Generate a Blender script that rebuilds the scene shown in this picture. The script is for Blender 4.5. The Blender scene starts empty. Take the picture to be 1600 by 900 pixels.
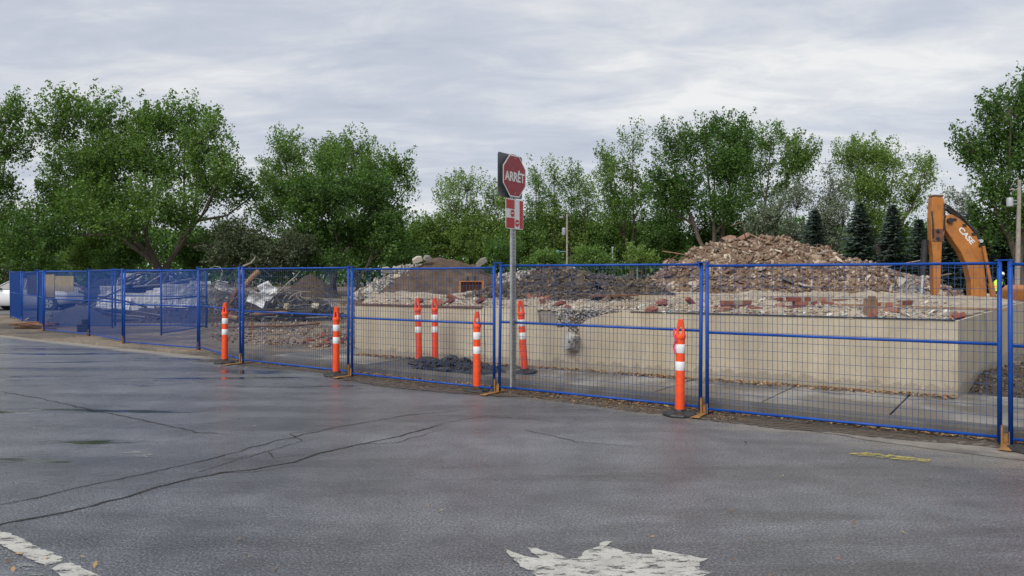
import bpy, bmesh, math, random
import numpy as np
from mathutils import Vector, Matrix, noise as mnoise

R = math.radians
rng = random.Random(7)
nrg = np.random.default_rng(7)
scene = bpy.context.scene
col = scene.collection

# ------------------------------------------------------------------ camera
F_PX, CAM_H, HORIZON = 1164.0, 1.66, 430.0      # focal length in photo pixels, eye height, horizon row
cam_d = bpy.data.cameras.new('camera')
cam = bpy.data.objects.new('camera', cam_d); col.objects.link(cam)
cam.location = (0, 0, CAM_H); cam.rotation_euler = (R(90), 0, 0)
cam_d.sensor_width = 36.0; cam_d.lens = 36.0 * F_PX / 1600.0
cam_d.shift_y = -(450.0 - HORIZON) / 1600.0
cam_d.clip_start = 0.05; cam_d.clip_end = 3000
scene.camera = cam

# ------------------------------------------------------------------ sky, sun, exposure
SUN_EL, SUN_AZ = R(44), R(212)                  # high veiled sun behind the camera, to the left
world = bpy.data.worlds.new('World'); scene.world = world; world.use_nodes = True
wn = world.node_tree; wn.nodes.clear()
def wnode(t, **k):
    n = wn.nodes.new(t)
    for a, b in k.items(): setattr(n, a, b)
    return n
wl = wn.links.new
sky = wnode('ShaderNodeTexSky', sky_type='NISHITA', sun_disc=False)
sky.sun_elevation = SUN_EL; sky.sun_rotation = SUN_AZ
bg1 = wnode('ShaderNodeBackground'); bg1.inputs[1].default_value = 0.06
wl(sky.outputs[0], bg1.inputs[0])
tc = wnode('ShaderNodeTexCoord'); sep = wnode('ShaderNodeSeparateXYZ'); wl(tc.outputs['Generated'], sep.inputs[0])
az = wnode('ShaderNodeMath', operation='ABSOLUTE'); wl(sep.outputs[2], az.inputs[0])
ad = wnode('ShaderNodeMath', operation='ADD'); wl(az.outputs[0], ad.inputs[0]); ad.inputs[1].default_value = 0.16
dx = wnode('ShaderNodeMath', operation='DIVIDE'); wl(sep.outputs[0], dx.inputs[0]); wl(ad.outputs[0], dx.inputs[1])
dy = wnode('ShaderNodeMath', operation='DIVIDE'); wl(sep.outputs[1], dy.inputs[0]); wl(ad.outputs[0], dy.inputs[1])
cmb = wnode('ShaderNodeCombineXYZ'); wl(dx.outputs[0], cmb.inputs[0]); wl(dy.outputs[0], cmb.inputs[1])
mp = wnode('ShaderNodeMapping'); wl(cmb.outputs[0], mp.inputs[0]); mp.inputs['Rotation'].default_value = (0, 0, R(18)); mp.inputs['Location'].default_value = (2.4, 0.7, 0)
mp.inputs['Scale'].default_value = (0.8, 1.5, 1)
n1 = wnode('ShaderNodeTexNoise'); wl(mp.outputs[0], n1.inputs[0]); n1.inputs['Scale'].default_value = 0.75; n1.inputs['Detail'].default_value = 7; n1.inputs['Roughness'].default_value = 0.58; n1.inputs['Distortion'].default_value = 0.35
n2 = wnode('ShaderNodeTexNoise'); wl(mp.outputs[0], n2.inputs[0]); n2.inputs['Scale'].default_value = 3.2; n2.inputs['Detail'].default_value = 6; n2.inputs['Roughness'].default_value = 0.6; n2.inputs['Distortion'].default_value = 0.5
mxn = wnode('ShaderNodeMix'); mxn.inputs[0].default_value = 0.34; wl(n1.outputs[0], mxn.inputs[2]); wl(n2.outputs[0], mxn.inputs[3])
rmp = wnode('ShaderNodeValToRGB'); wl(mxn.outputs[0], rmp.inputs[0])
e = rmp.color_ramp.elements
e[0].position = 0.36; e[0].color = (0.50, 0.54, 0.64, 1)
e[1].position = 0.63; e[1].color = (0.90, 0.90, 0.89, 1)
m_ = e.new(0.47); m_.color = (0.60, 0.635, 0.715, 1)
m_ = e.new(0.56); m_.color = (0.745, 0.765, 0.80, 1)
bg2 = wnode('ShaderNodeBackground'); bg2.inputs[1].default_value = 0.465; wl(rmp.outputs[0], bg2.inputs[0])
mxs = wnode('ShaderNodeMixShader'); mxs.inputs[0].default_value = 0.93
wl(bg1.outputs[0], mxs.inputs[1]); wl(bg2.outputs[0], mxs.inputs[2])
wo = wnode('ShaderNodeOutputWorld'); wl(mxs.outputs[0], wo.inputs[0])

sd = bpy.data.lights.new('sun', 'SUN'); sd.energy = 1.5; sd.angle = R(40); sd.color = (1.0, 0.97, 0.92)
sun = bpy.data.objects.new('sun', sd); col.objects.link(sun)
sdir = Vector((math.sin(SUN_AZ) * math.cos(SUN_EL), math.cos(SUN_AZ) * math.cos(SUN_EL), math.sin(SUN_EL)))
sun.rotation_euler = sdir.to_track_quat('Z', 'Y').to_euler(); sun.location = (0, -20, 30)

scene.view_settings.view_transform = 'Standard'; scene.view_settings.look = 'None'
scene.view_settings.gamma = 1; scene.view_settings.exposure = 1.1; scene.view_settings.use_curve_mapping = False
scene.render.engine = 'CYCLES'
scene.cycles.use_denoising = True
try:
    scene.cycles.denoiser = 'OPENIMAGEDENOISE'; scene.cycles.denoising_input_passes = 'RGB_ALBEDO_NORMAL'; scene.cycles.denoising_prefilter = 'ACCURATE'
except Exception: pass
scene.cycles.max_bounces = 6; scene.cycles.diffuse_bounces = 3; scene.cycles.glossy_bounces = 3
scene.cycles.transparent_max_bounces = 8; scene.cycles.caustics_reflective = False; scene.cycles.caustics_refractive = False

# ------------------------------------------------------------------ helpers
def X_(u, Y): return (u - 800.0) / F_PX * Y
def Z_(v, Y): return CAM_H - (v - HORIZON) / F_PX * Y
def gp(u, v, z=0.0):
    Y = F_PX * (CAM_H - z) / (v - HORIZON); return (X_(u, Y), Y)

def tag(o, label=None, cat=None, group=None, kind=None):
    if label: o['label'] = label
    if cat: o['category'] = cat
    if group: o['group'] = group
    if kind: o['kind'] = kind
    return o
def empty(name, loc=(0, 0, 0), rz=0.0, rot=None):
    o = bpy.data.objects.new(name, None); col.objects.link(o); o.location = loc
    o.rotation_euler = rot if rot else (0, 0, rz); o.empty_display_size = 0.2
    return o
def link(name, me, mat=None, parent=None, loc=None, rot=None, scale=None):
    if mat is not None and len(me.materials) == 0: me.materials.append(mat)
    o = bpy.data.objects.new(name, me); col.objects.link(o)
    if parent: o.parent = parent
    if loc is not None: o.location = loc
    if rot is not None: o.rotation_euler = rot
    if scale is not None: o.scale = scale
    return o
def copy_tree(o, parent=None):
    c = o.copy(); col.objects.link(c); c.parent = parent
    for ch in o.children: copy_tree(ch, c)
    return c

class MB:
    def __init__(s): s.v = []; s.f = []; s.mi = []
    def add(s, vs, fs, m=0):
        b = len(s.v); s.v += [tuple(p) for p in vs]
        for f in fs: s.f.append([b + i for i in f]); s.mi.append(m)
    def box(s, c, d, rz=0.0, M=None, m=0):
        x, y, z = d[0] / 2, d[1] / 2, d[2] / 2
        vs = [Vector(p) for p in ((-x,-y,-z),(x,-y,-z),(x,y,-z),(-x,y,-z),(-x,-y,z),(x,-y,z),(x,y,z),(-x,y,z))]
        T = Matrix.Translation(c) @ (M if M else Matrix.Rotation(rz, 4, 'Z'))
        s.add([T @ v for v in vs], [(3,2,1,0),(4,5,6,7),(0,1,5,4),(1,2,6,5),(2,3,7,6),(3,0,4,7)], m)
    def bar(s, p0, p1, w, h=None, m=0):
        p0, p1 = Vector(p0), Vector(p1); h = h or w
        d = p1 - p0; L = d.length
        q = d.to_track_quat('Z', 'Y').to_matrix().to_4x4()
        s.box((p0 + p1) / 2, (w, h, L), M=q, m=m)
    def tube(s, pts, rad, n=8, cap=True, m=0):
        pts = [Vector(p) for p in pts]
        if not hasattr(rad, '__len__'): rad = [rad] * len(pts)
        b = len(s.v); up = Vector((0.123, 0.321, 0.95)).normalized()
        for i, p in enumerate(pts):
            d = (pts[min(i+1, len(pts)-1)] - pts[max(i-1, 0)])
            d = d.normalized() if d.length > 1e-9 else Vector((0, 0, 1))
            a = d.cross(up)
            if a.length < 1e-3: a = d.cross(Vector((1, 0, 0)))
            a.normalize(); c = d.cross(a)
            for k in range(n):
                t = 2 * math.pi * k / n
                s.v.append(tuple(p + (a * math.cos(t) + c * math.sin(t)) * rad[i]))
        for i in range(len(pts) - 1):
            for k in range(n):
                s.f.append([b+i*n+k, b+i*n+(k+1)%n, b+(i+1)*n+(k+1)%n, b+(i+1)*n+k]); s.mi.append(m)
        if cap:
            s.f.append([b+k for k in range(n)][::-1]); s.mi.append(m)
            s.f.append([b+(len(pts)-1)*n+k for k in range(n)]); s.mi.append(m)
    def lathe(s, prof, n=24, c=(0, 0, 0), m=0):
        b = len(s.v)
        for r, z in prof:
            for k in range(n):
                t = 2 * math.pi * (k + 0.5) / n
                s.v.append((c[0] + r*math.cos(t), c[1] + r*math.sin(t), c[2] + z))
        for i in range(len(prof) - 1):
            for k in range(n):
                s.f.append([b+i*n+k, b+i*n+(k+1)%n, b+(i+1)*n+(k+1)%n, b+(i+1)*n+k]); s.mi.append(m)
        s.f.append([b+k for k in range(n)][::-1]); s.mi.append(m)
        s.f.append([b+(len(prof)-1)*n+k for k in range(n)]); s.mi.append(m)
    def prism(s, poly, y0, y1, m=0, axis='Y'):
        n = len(poly)
        def P(a, b_, c):
            return (a, c, b_) if axis == 'Y' else (a, b_, c)
        vs = [P(a, b_, y0) for a, b_ in poly] + [P(a, b_, y1) for a, b_ in poly]
        fs = [list(range(n)), list(range(n, 2*n))[::-1]] + [[i, i+n, (i+1) % n + n, (i+1) % n] for i in range(n)]
        s.add(vs, fs, m)
    def mesh(s, name, mats=None, smooth=False, fix=True):
        me = bpy.data.meshes.new(name); me.from_pydata(s.v, [], s.f)
        for mt in (mats or []): me.materials.append(mt)
        if len(set(s.mi)) > 1: me.polygons.foreach_set('material_index', s.mi)
        if fix:
            bm = bmesh.new(); bm.from_mesh(me); bmesh.ops.recalc_face_normals(bm, faces=bm.faces); bm.to_mesh(me); bm.free()
        if smooth:
            me.polygons.foreach_set('use_smooth', [True] * len(me.polygons))
        return me
    def build(s, name, mat, parent=None, smooth=False, bevel=0.0, loc=None, rot=None, fix=True):
        me = s.mesh(name, mat if isinstance(mat, list) else [mat], smooth, fix)
        o = link(name, me, None, parent, loc, rot)
        if smooth and not bevel:
            try:
                me.set_sharp_from_angle(angle=R(40))
            except Exception: pass
        if bevel:
            b = o.modifiers.new('bevel', 'BEVEL'); b.width = bevel; b.segments = 2; b.limit_method = 'ANGLE'; b.angle_limit = R(35)
        return o

def quads_mesh(name, V, mat):
    """V: (N,4,3) array of quads"""
    n = len(V); me = bpy.data.meshes.new(name)
    me.vertices.add(n*4); me.vertices.foreach_set('co', V.reshape(-1).astype(np.float32))
    me.loops.add(n*4); me.loops.foreach_set('vertex_index', np.arange(n*4, dtype=np.int32))
    me.polygons.add(n); me.polygons.foreach_set('loop_start', np.arange(0, n*4, 4, dtype=np.int32))
    try: me.polygons.foreach_set('loop_total', np.full(n, 4, dtype=np.int32))
    except Exception: pass
    me.update(calc_edges=True); me.materials.append(mat)
    return me
def tris_mesh(name, V, Fc, mat, mi=None, mats=None):
    """V (N,3), Fc (M,3)"""
    me = bpy.data.meshes.new(name); m = len(Fc)
    me.vertices.add(len(V)); me.vertices.foreach_set('co', V.reshape(-1).astype(np.float32))
    me.loops.add(m*3); me.loops.foreach_set('vertex_index', Fc.reshape(-1).astype(np.int32))
    me.polygons.add(m); me.polygons.foreach_set('loop_start', np.arange(0, m*3, 3, dtype=np.int32))
    try: me.polygons.foreach_set('loop_total', np.full(m, 3, dtype=np.int32))
    except Exception: pass
    me.update(calc_edges=True)
    for x in (mats or [mat]): me.materials.append(x)
    return me

# ------------------------------------------------------------------ materials
def newmat(name):
    m = bpy.data.materials.new(name); m.use_nodes = True
    nt = m.node_tree; b = nt.nodes['Principled BSDF']
    return m, nt, b
def N(nt, t, ins=None, **k):
    n = nt.nodes.new(t)
    for a, b in k.items(): setattr(n, a, b)
    for a, b in (ins or {}).items():
        if isinstance(b, bpy.types.NodeSocket): nt.links.new(b, n.inputs[a])
        else: n.inputs[a].default_value = b
    return n
def ramp(nt, fac, stops):
    n = nt.nodes.new('ShaderNodeValToRGB'); nt.links.new(fac, n.inputs[0])
    el = n.color_ramp.elements
    el[0].position, el[0].color = stops[0][0], (*stops[0][1], 1) if hasattr(stops[0][1], '__len__') else (stops[0][1],)*3 + (1,)
    el[1].position, el[1].color = stops[-1][0], (*stops[-1][1], 1) if hasattr(stops[-1][1], '__len__') else (stops[-1][1],)*3 + (1,)
    for p, c in stops[1:-1]:
        q = el.new(p); q.color = (*c, 1) if hasattr(c, '__len__') else (c, c, c, 1)
    return n.outputs[0]
def mixc(nt, fac, a, b, mode='MIX'):
    n = nt.nodes.new('ShaderNodeMix'); n.data_type = 'RGBA'; n.blend_type = mode
    for i, x in ((0, fac), (6, a), (7, b)):
        if isinstance(x, bpy.types.NodeSocket): nt.links.new(x, n.inputs[i])
        elif hasattr(x, '__len__'): n.inputs[i].default_value = (*x, 1) if len(x) == 3 else x
        else: n.inputs[i].default_value = x
    return n.outputs[2]
def coord(nt, scale=(1, 1, 1), rz=0.0, which='Object', loc=(0, 0, 0)):
    t = nt.nodes.new('ShaderNodeTexCoord')
    m = N(nt, 'ShaderNodeMapping', {0: t.outputs[which], 'Scale': scale, 'Rotation': (0, 0, rz), 'Location': loc})
    return m.outputs[0]
def noise_(nt, vec, scale, detail=4, rough=0.55, dist=0.0):
    return N(nt, 'ShaderNodeTexNoise', {0: vec, 'Scale': scale, 'Detail': detail, 'Roughness': rough, 'Distortion': dist}).outputs[0]
def bump(nt, b, h, strength=0.3, dist=0.02, prev=None):
    n = N(nt, 'ShaderNodeBump', {'Strength': strength, 'Distance': dist, 'Height': h})
    if prev is not None: nt.links.new(prev, n.inputs['Normal'])
    nt.links.new(n.outputs[0], b.inputs['Normal']); return n.outputs[0]

def mat_plain(name, c, rough=0.6, metal=0.0, var=0.25, scale=6.0, dirt=None, bumps=0.0, spec=0.5, which='Object', dirt_amt=0.5):
    """painted / solid surface with uneven tone, optional dirt blotches and fine relief"""
    m, nt, b = newmat(name)
    v = coord(nt, which=which)
    n = noise_(nt, v, scale, 5, 0.6)
    lo = tuple(x * (1 - var) for x in c); hi = tuple(min(1, x * (1 + var)) for x in c)
    cc = ramp(nt, n, [(0.3, lo), (0.7, hi)])
    if dirt is not None:
        d = noise_(nt, v, scale * 2.3, 8, 0.7)
        f = ramp(nt, d, [(0.55 - 0.1 * dirt_amt, 0.0), (0.72, dirt_amt)])
        cc = mixc(nt, f, cc, dirt)
    nt.links.new(cc, b.inputs['Base Color'])
    b.inputs['Metallic'].default_value = metal; b.inputs['Specular IOR Level'].default_value = spec
    r = ramp(nt, noise_(nt, v, scale * 1.7, 4), [(0.3, max(0.05, rough - 0.12)), (0.7, min(1, rough + 0.12))])
    nt.links.new(r, b.inputs['Roughness'])
    if bumps: bump(nt, b, noise_(nt, v, scale * 8, 6, 0.65), bumps, 0.01)
    return m

def mat_random(name, cols, rough=0.85, island=False, var=0.2, scale=12, bumps=0.4, spec=0.3):
    """colour picked per object (or per loose piece), for rubble"""
    m, nt, b = newmat(name)
    if island: rnd = nt.nodes.new('ShaderNodeNewGeometry').outputs['Random Per Island']
    else: rnd = nt.nodes.new('ShaderNodeObjectInfo').outputs['Random']
    k = len(cols); cr = nt.nodes.new('ShaderNodeValToRGB'); nt.links.new(rnd, cr.inputs[0]); cr.color_ramp.interpolation = 'CONSTANT'
    el = cr.color_ramp.elements
    el[0].position = 0; el[0].color = (*cols[0], 1); el[1].position = (k-1)/k; el[1].color = (*cols[-1], 1)
    for i in range(1, k-1):
        q = el.new(i/k); q.color = (*cols[i], 1)
    v = coord(nt)
    n = ramp(nt, noise_(nt, v, scale, 5, 0.65), [(0.3, 1 - var*1.3), (0.7, 1 + var)])
    cc = mixc(nt, 1.0, cr.outputs[0], n, 'MULTIPLY')
    nt.links.new(cc, b.inputs['Base Color']); b.inputs['Roughness'].default_value = rough; b.inputs['Specular IOR Level'].default_value = spec
    if bumps: bump(nt, b, noise_(nt, v, scale * 3, 6, 0.7), bumps, 0.02)
    return m

def mat_leaf(name, dark, light, trans=0.42):
    m, nt, b = newmat(name)
    g = nt.nodes.new('ShaderNodeNewGeometry')
    v = coord(nt)
    n = noise_(nt, v, 0.55, 3, 0.6)
    f = N(nt, 'ShaderNodeMath', {0: g.outputs['Random Per Island'], 1: 0.55}, operation='MULTIPLY').outputs[0]
    f2 = N(nt, 'ShaderNodeMath', {0: n, 1: 0.75}, operation='MULTIPLY').outputs[0]
    s = N(nt, 'ShaderNodeMath', {0: f, 1: f2}, operation='ADD').outputs[0]
    cc = ramp(nt, s, [(0.28, dark), (0.85, light)])
    nt.links.new(cc, b.inputs['Base Color']); b.inputs['Roughness'].default_value = 0.5; b.inputs['Specular IOR Level'].default_value = 0.35
    tr = N(nt, 'ShaderNodeBsdfTranslucent', {0: mixc(nt, 1.0, cc, (1.25, 1.45, 0.6), 'MULTIPLY')})
    mx = N(nt, 'ShaderNodeMixShader', {0: trans}); nt.links.new(b.outputs[0], mx.inputs[1]); nt.links.new(tr.outputs[0], mx.inputs[2])
    nt.links.new(mx.outputs[0], nt.nodes['Material Output'].inputs[0])
    return m

ROAD_ANG = math.atan2(0.5686, -0.8226)      # direction of the kerb line
def mat_road():
    m, nt, b = newmat('wet_asphalt')
    v = coord(nt)
    vs = coord(nt, scale=(0.16, 1.0, 1.0), rz=-ROAD_ANG)       # stretched along the road
    agg = noise_(nt, v, 60, 4, 0.75)
    agg2 = N(nt, 'ShaderNodeTexVoronoi', {0: v, 'Scale': 70}, feature='F1').outputs['Distance']
    big = noise_(nt, vs, 0.9, 5, 0.6)
    mid = noise_(nt, v, 2.2, 6, 0.6)
    c = ramp(nt, agg, [(0.40, (0.034, 0.036, 0.042)), (0.50, (0.080, 0.084, 0.095)), (0.62, (0.21, 0.21, 0.22))])
    tone = ramp(nt, big, [(0.34, 0.58), (0.64, 1.42)])
    c = mixc(nt, 1.0, c, tone, 'MULTIPLY')
    c = mixc(nt, 1.0, c, ramp(nt, mid, [(0.34, 0.72), (0.66, 1.28)]), 'MULTIPLY')
    # wet film: streaks of standing water that follow the road
    w1 = noise_(nt, vs, 1.35, 7, 0.62, 0.6)
    wet = ramp(nt, w1, [(0.545, 0.0), (0.61, 1.0)])
    gx = N(nt, 'ShaderNodeSeparateXYZ', {0: v}).outputs[0]
    sm = N(nt, 'ShaderNodeMapRange', {0: gx, 1: -3.0, 2: 0.5, 3: 1.0, 4: 0.0}).outputs[0]   # water stands on the low, left-hand part of the road
    wet = N(nt, 'ShaderNodeMath', {0: wet, 1: sm}, operation='MULTIPLY').outputs[0]
    sm2 = N(nt, 'ShaderNodeMapRange', {0: gx, 1: -0.5, 2: 1.5, 3: 0.0, 4: 1.0}).outputs[0]
    worn = N(nt, 'ShaderNodeMath', {0: ramp(nt, noise_(nt, coord(nt, scale=(0.13, 1.0, 1.0), rz=-ROAD_ANG, loc=(3, 5, 0)), 1.1, 8, 0.66, 0.4), [(0.50, 0.0), (0.57, 0.6)]), 1: sm2}, operation='MULTIPLY').outputs[0]
    c = mixc(nt, worn, c, mixc(nt, 1.0, c, (0.50, 0.47, 0.44), 'MULTIPLY'))
    # dry pale dust washed against the kerb, wider towards the corner
    def dotp(vec, off):
        d_ = N(nt, 'ShaderNodeVectorMath', {0: v, 1: vec}, operation='DOT_PRODUCT').outputs['Value']
        return N(nt, 'ShaderNodeMath', {0: d_, 1: off}, operation='ADD').outputs[0]
    tt = dotp((0.5686, 0.8226, 0), -8.693); ss = dotp((-0.8226, 0.5686, 0), -0.174)
    wd_ = N(nt, 'ShaderNodeMapRange', {0: ss, 1: -3.0, 2: 6.5, 3: 2.3, 4: 0.25}).outputs[0]
    rel = N(nt, 'ShaderNodeMath', {0: tt, 1: wd_}, operation='DIVIDE').outputs[0]
    nz = N(nt, 'ShaderNodeMath', {0: noise_(nt, coord(nt, scale=(0.25, 1, 1), rz=-ROAD_ANG), 2.4, 9, 0.68), 1: 1.5}, operation='MULTIPLY').outputs[0]
    dm = N(nt, 'ShaderNodeMath', {0: rel, 1: nz}, operation='ADD').outputs[0]
    dust = ramp(nt, dm, [(0.0, 0.0), (0.62, 0.72)])
    c = mixc(nt, dust, c, mixc(nt, 1.0, (0.31, 0.27, 0.215), ramp(nt, agg, [(0.4, 0.7), (0.6, 1.2)]), 'MULTIPLY'))
    c = mixc(nt, wet, c, mixc(nt, 1.0, c, (0.5, 0.5, 0.52), 'MULTIPLY'))
    nt.links.new(c, b.inputs['Base Color'])
    rr = ramp(nt, big, [(0.35, 0.22), (0.7, 0.45)])
    rr = mixc(nt, wet, rr, (0.06, 0.06, 0.06)); rr = mixc(nt, dust, rr, (0.8, 0.8, 0.8))
    nt.links.new(rr, b.inputs['Roughness'])
    b.inputs['Specular IOR Level'].default_value = 0.6
    nt.links.new(ramp(nt, dust, [(0.0, 0.7), (0.6, 0.1)]), b.inputs['Coat Weight']); b.inputs['Coat IOR'].default_value = 1.33
    nt.links.new(ramp(nt, wet, [(0.0, 0.22), (1.0, 0.04)]), b.inputs['Coat Roughness'])
    hgt = N(nt, 'ShaderNodeMath', {0: agg, 1: agg2}, operation='ADD').outputs[0]
    st = ramp(nt, wet, [(0.0, 0.62), (1.0, 0.03)])
    bn = N(nt, 'ShaderNodeBump', {'Strength': st, 'Distance': 0.011, 'Height': hgt})
    nt.links.new(bn.outputs[0], b.inputs['Normal']); nt.links.new(bn.outputs[0], b.inputs['Coat Normal'])
    return m

def mat_ground():
    m, nt, b = newmat('site_soil')
    v = coord(nt)
    n = noise_(nt, v, 0.35, 8, 0.62); f = noise_(nt, v, 9, 7, 0.7); s = N(nt, 'ShaderNodeTexVoronoi', {0: v, 'Scale': 14}).outputs['Distance']
    c = ramp(nt, n, [(0.36, (0.075, 0.068, 0.06)), (0.48, (0.15, 0.125, 0.10)), (0.56, (0.235, 0.19, 0.14)), (0.66, (0.13, 0.115, 0.10))])
    c = mixc(nt, 1.0, c, ramp(nt, f, [(0.3, 0.65), (0.7, 1.3)]), 'MULTIPLY')
    nt.links.new(c, b.inputs['Base Color']); b.inputs['Roughness'].default_value = 0.85; b.inputs['Specular IOR Level'].default_value = 0.3
    h = N(nt, 'ShaderNodeMath', {0: f, 1: s}, operation='ADD').outputs[0]
    bump(nt, b, h, 0.7, 0.04)
    return m

def mat_concrete(name, base, stain, rough=0.75, wet=False, wall=False):
    m, nt, b = newmat(name)
    v = coord(nt)
    big = noise_(nt, v, 0.8, 7, 0.62); f = noise_(nt, v, 40, 6, 0.7)
    lo = tuple(x * 0.76 for x in base); hi = tuple(min(1, x * 1.14) for x in base)
    c = ramp(nt, big, [(0.33, lo), (0.66, hi)])
    d = noise_(nt, coord(nt, scale=(1.6, 1.6, 0.25 if wall else 1.6)), 1.7, 9, 0.68)
    c = mixc(nt, ramp(nt, d, [(0.44, 0.0), (0.68, 0.75)]), c, stain)
    c = mixc(nt, 1.0, c, ramp(nt, f, [(0.25, 0.86), (0.75, 1.1)]), 'MULTIPLY')
    if wall:   # damp and splash dirt creeping up from the pavement with a ragged edge of its own
        g = nt.nodes.new('ShaderNodeTexCoord'); sp = N(nt, 'ShaderNodeSeparateXYZ', {0: g.outputs['Object']})
        e_ = N(nt, 'ShaderNodeMath', {0: noise_(nt, v, 7.0, 8, 0.75), 1: 0.5}, operation='MULTIPLY').outputs[0]
        hh = N(nt, 'ShaderNodeMath', {0: sp.outputs[2], 1: e_}, operation='SUBTRACT').outputs[0]
        c = mixc(nt, ramp(nt, hh, [(-0.16, 0.45), (-0.03, 0.0)]), c, (0.16, 0.14, 0.11))
        top = N(nt, 'ShaderNodeMath', {0: sp.outputs[2], 1: e_}, operation='ADD').outputs[0]
        c = mixc(nt, ramp(nt, top, [(1.27, 0.0), (1.40, 0.4)]), c, (0.22, 0.2, 0.17))
    nt.links.new(c, b.inputs['Base Color'])
    if wet:
        w = noise_(nt, v, 0.9, 5, 0.6); wf = ramp(nt, w, [(0.41, 0.0), (0.53, 1.0)])
        c2 = mixc(nt, wf, c, mixc(nt, 1.0, c, (0.48, 0.47, 0.48), 'MULTIPLY'))
        nt.links.new(c2, b.inputs['Base Color'])
        nt.links.new(ramp(nt, wf, [(0, 0.7), (1, 0.32)]), b.inputs['Roughness'])
    else: b.inputs['Roughness'].default_value = rough
    b.inputs['Specular IOR Level'].default_value = 0.4
    bump(nt, b, f, 0.35, 0.008)
    return m

def mat_paint(name, c, wear=0.5, scale=7.0):
    """worn road paint: where it is gone the asphalt shows through"""
    m, nt, b = newmat(name)
    v = coord(nt); n = noise_(nt, coord(nt, scale=(1, 2.6, 1), rz=-ROAD_ANG), scale, 9, 0.72)
    fine = noise_(nt, v, 90, 4, 0.7)
    cc = mixc(nt, 1.0, c, ramp(nt, noise_(nt, v, 5, 6, 0.65), [(0.3, 0.72), (0.7, 1.08)]), 'MULTIPLY')
    cc = mixc(nt, ramp(nt, fine, [(0.52, 0.0), (0.7, 0.55)]), cc, (0.12, 0.12, 0.12))
    nt.links.new(cc, b.inputs['Base Color']); b.inputs['Roughness'].default_value = 0.6
    hh = N(nt, 'ShaderNodeMath', {0: n, 1: N(nt, 'ShaderNodeMath', {0: fine, 1: 0.22}, operation='MULTIPLY').outputs[0]}, operation='ADD').outputs[0]
    a = ramp(nt, hh, [(wear + 0.07, 1.0), (wear + 0.17, 0.0)])
    tr = N(nt, 'ShaderNodeBsdfTransparent')
    mx = N(nt, 'ShaderNodeMixShader', {0: a}); nt.links.new(tr.outputs[0], mx.inputs[1]); nt.links.new(b.outputs[0], mx.inputs[2])
    nt.links.new(mx.outputs[0], nt.nodes['Material Output'].inputs[0])
    bump(nt, b, fine, 0.4, 0.006)
    return m

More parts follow.
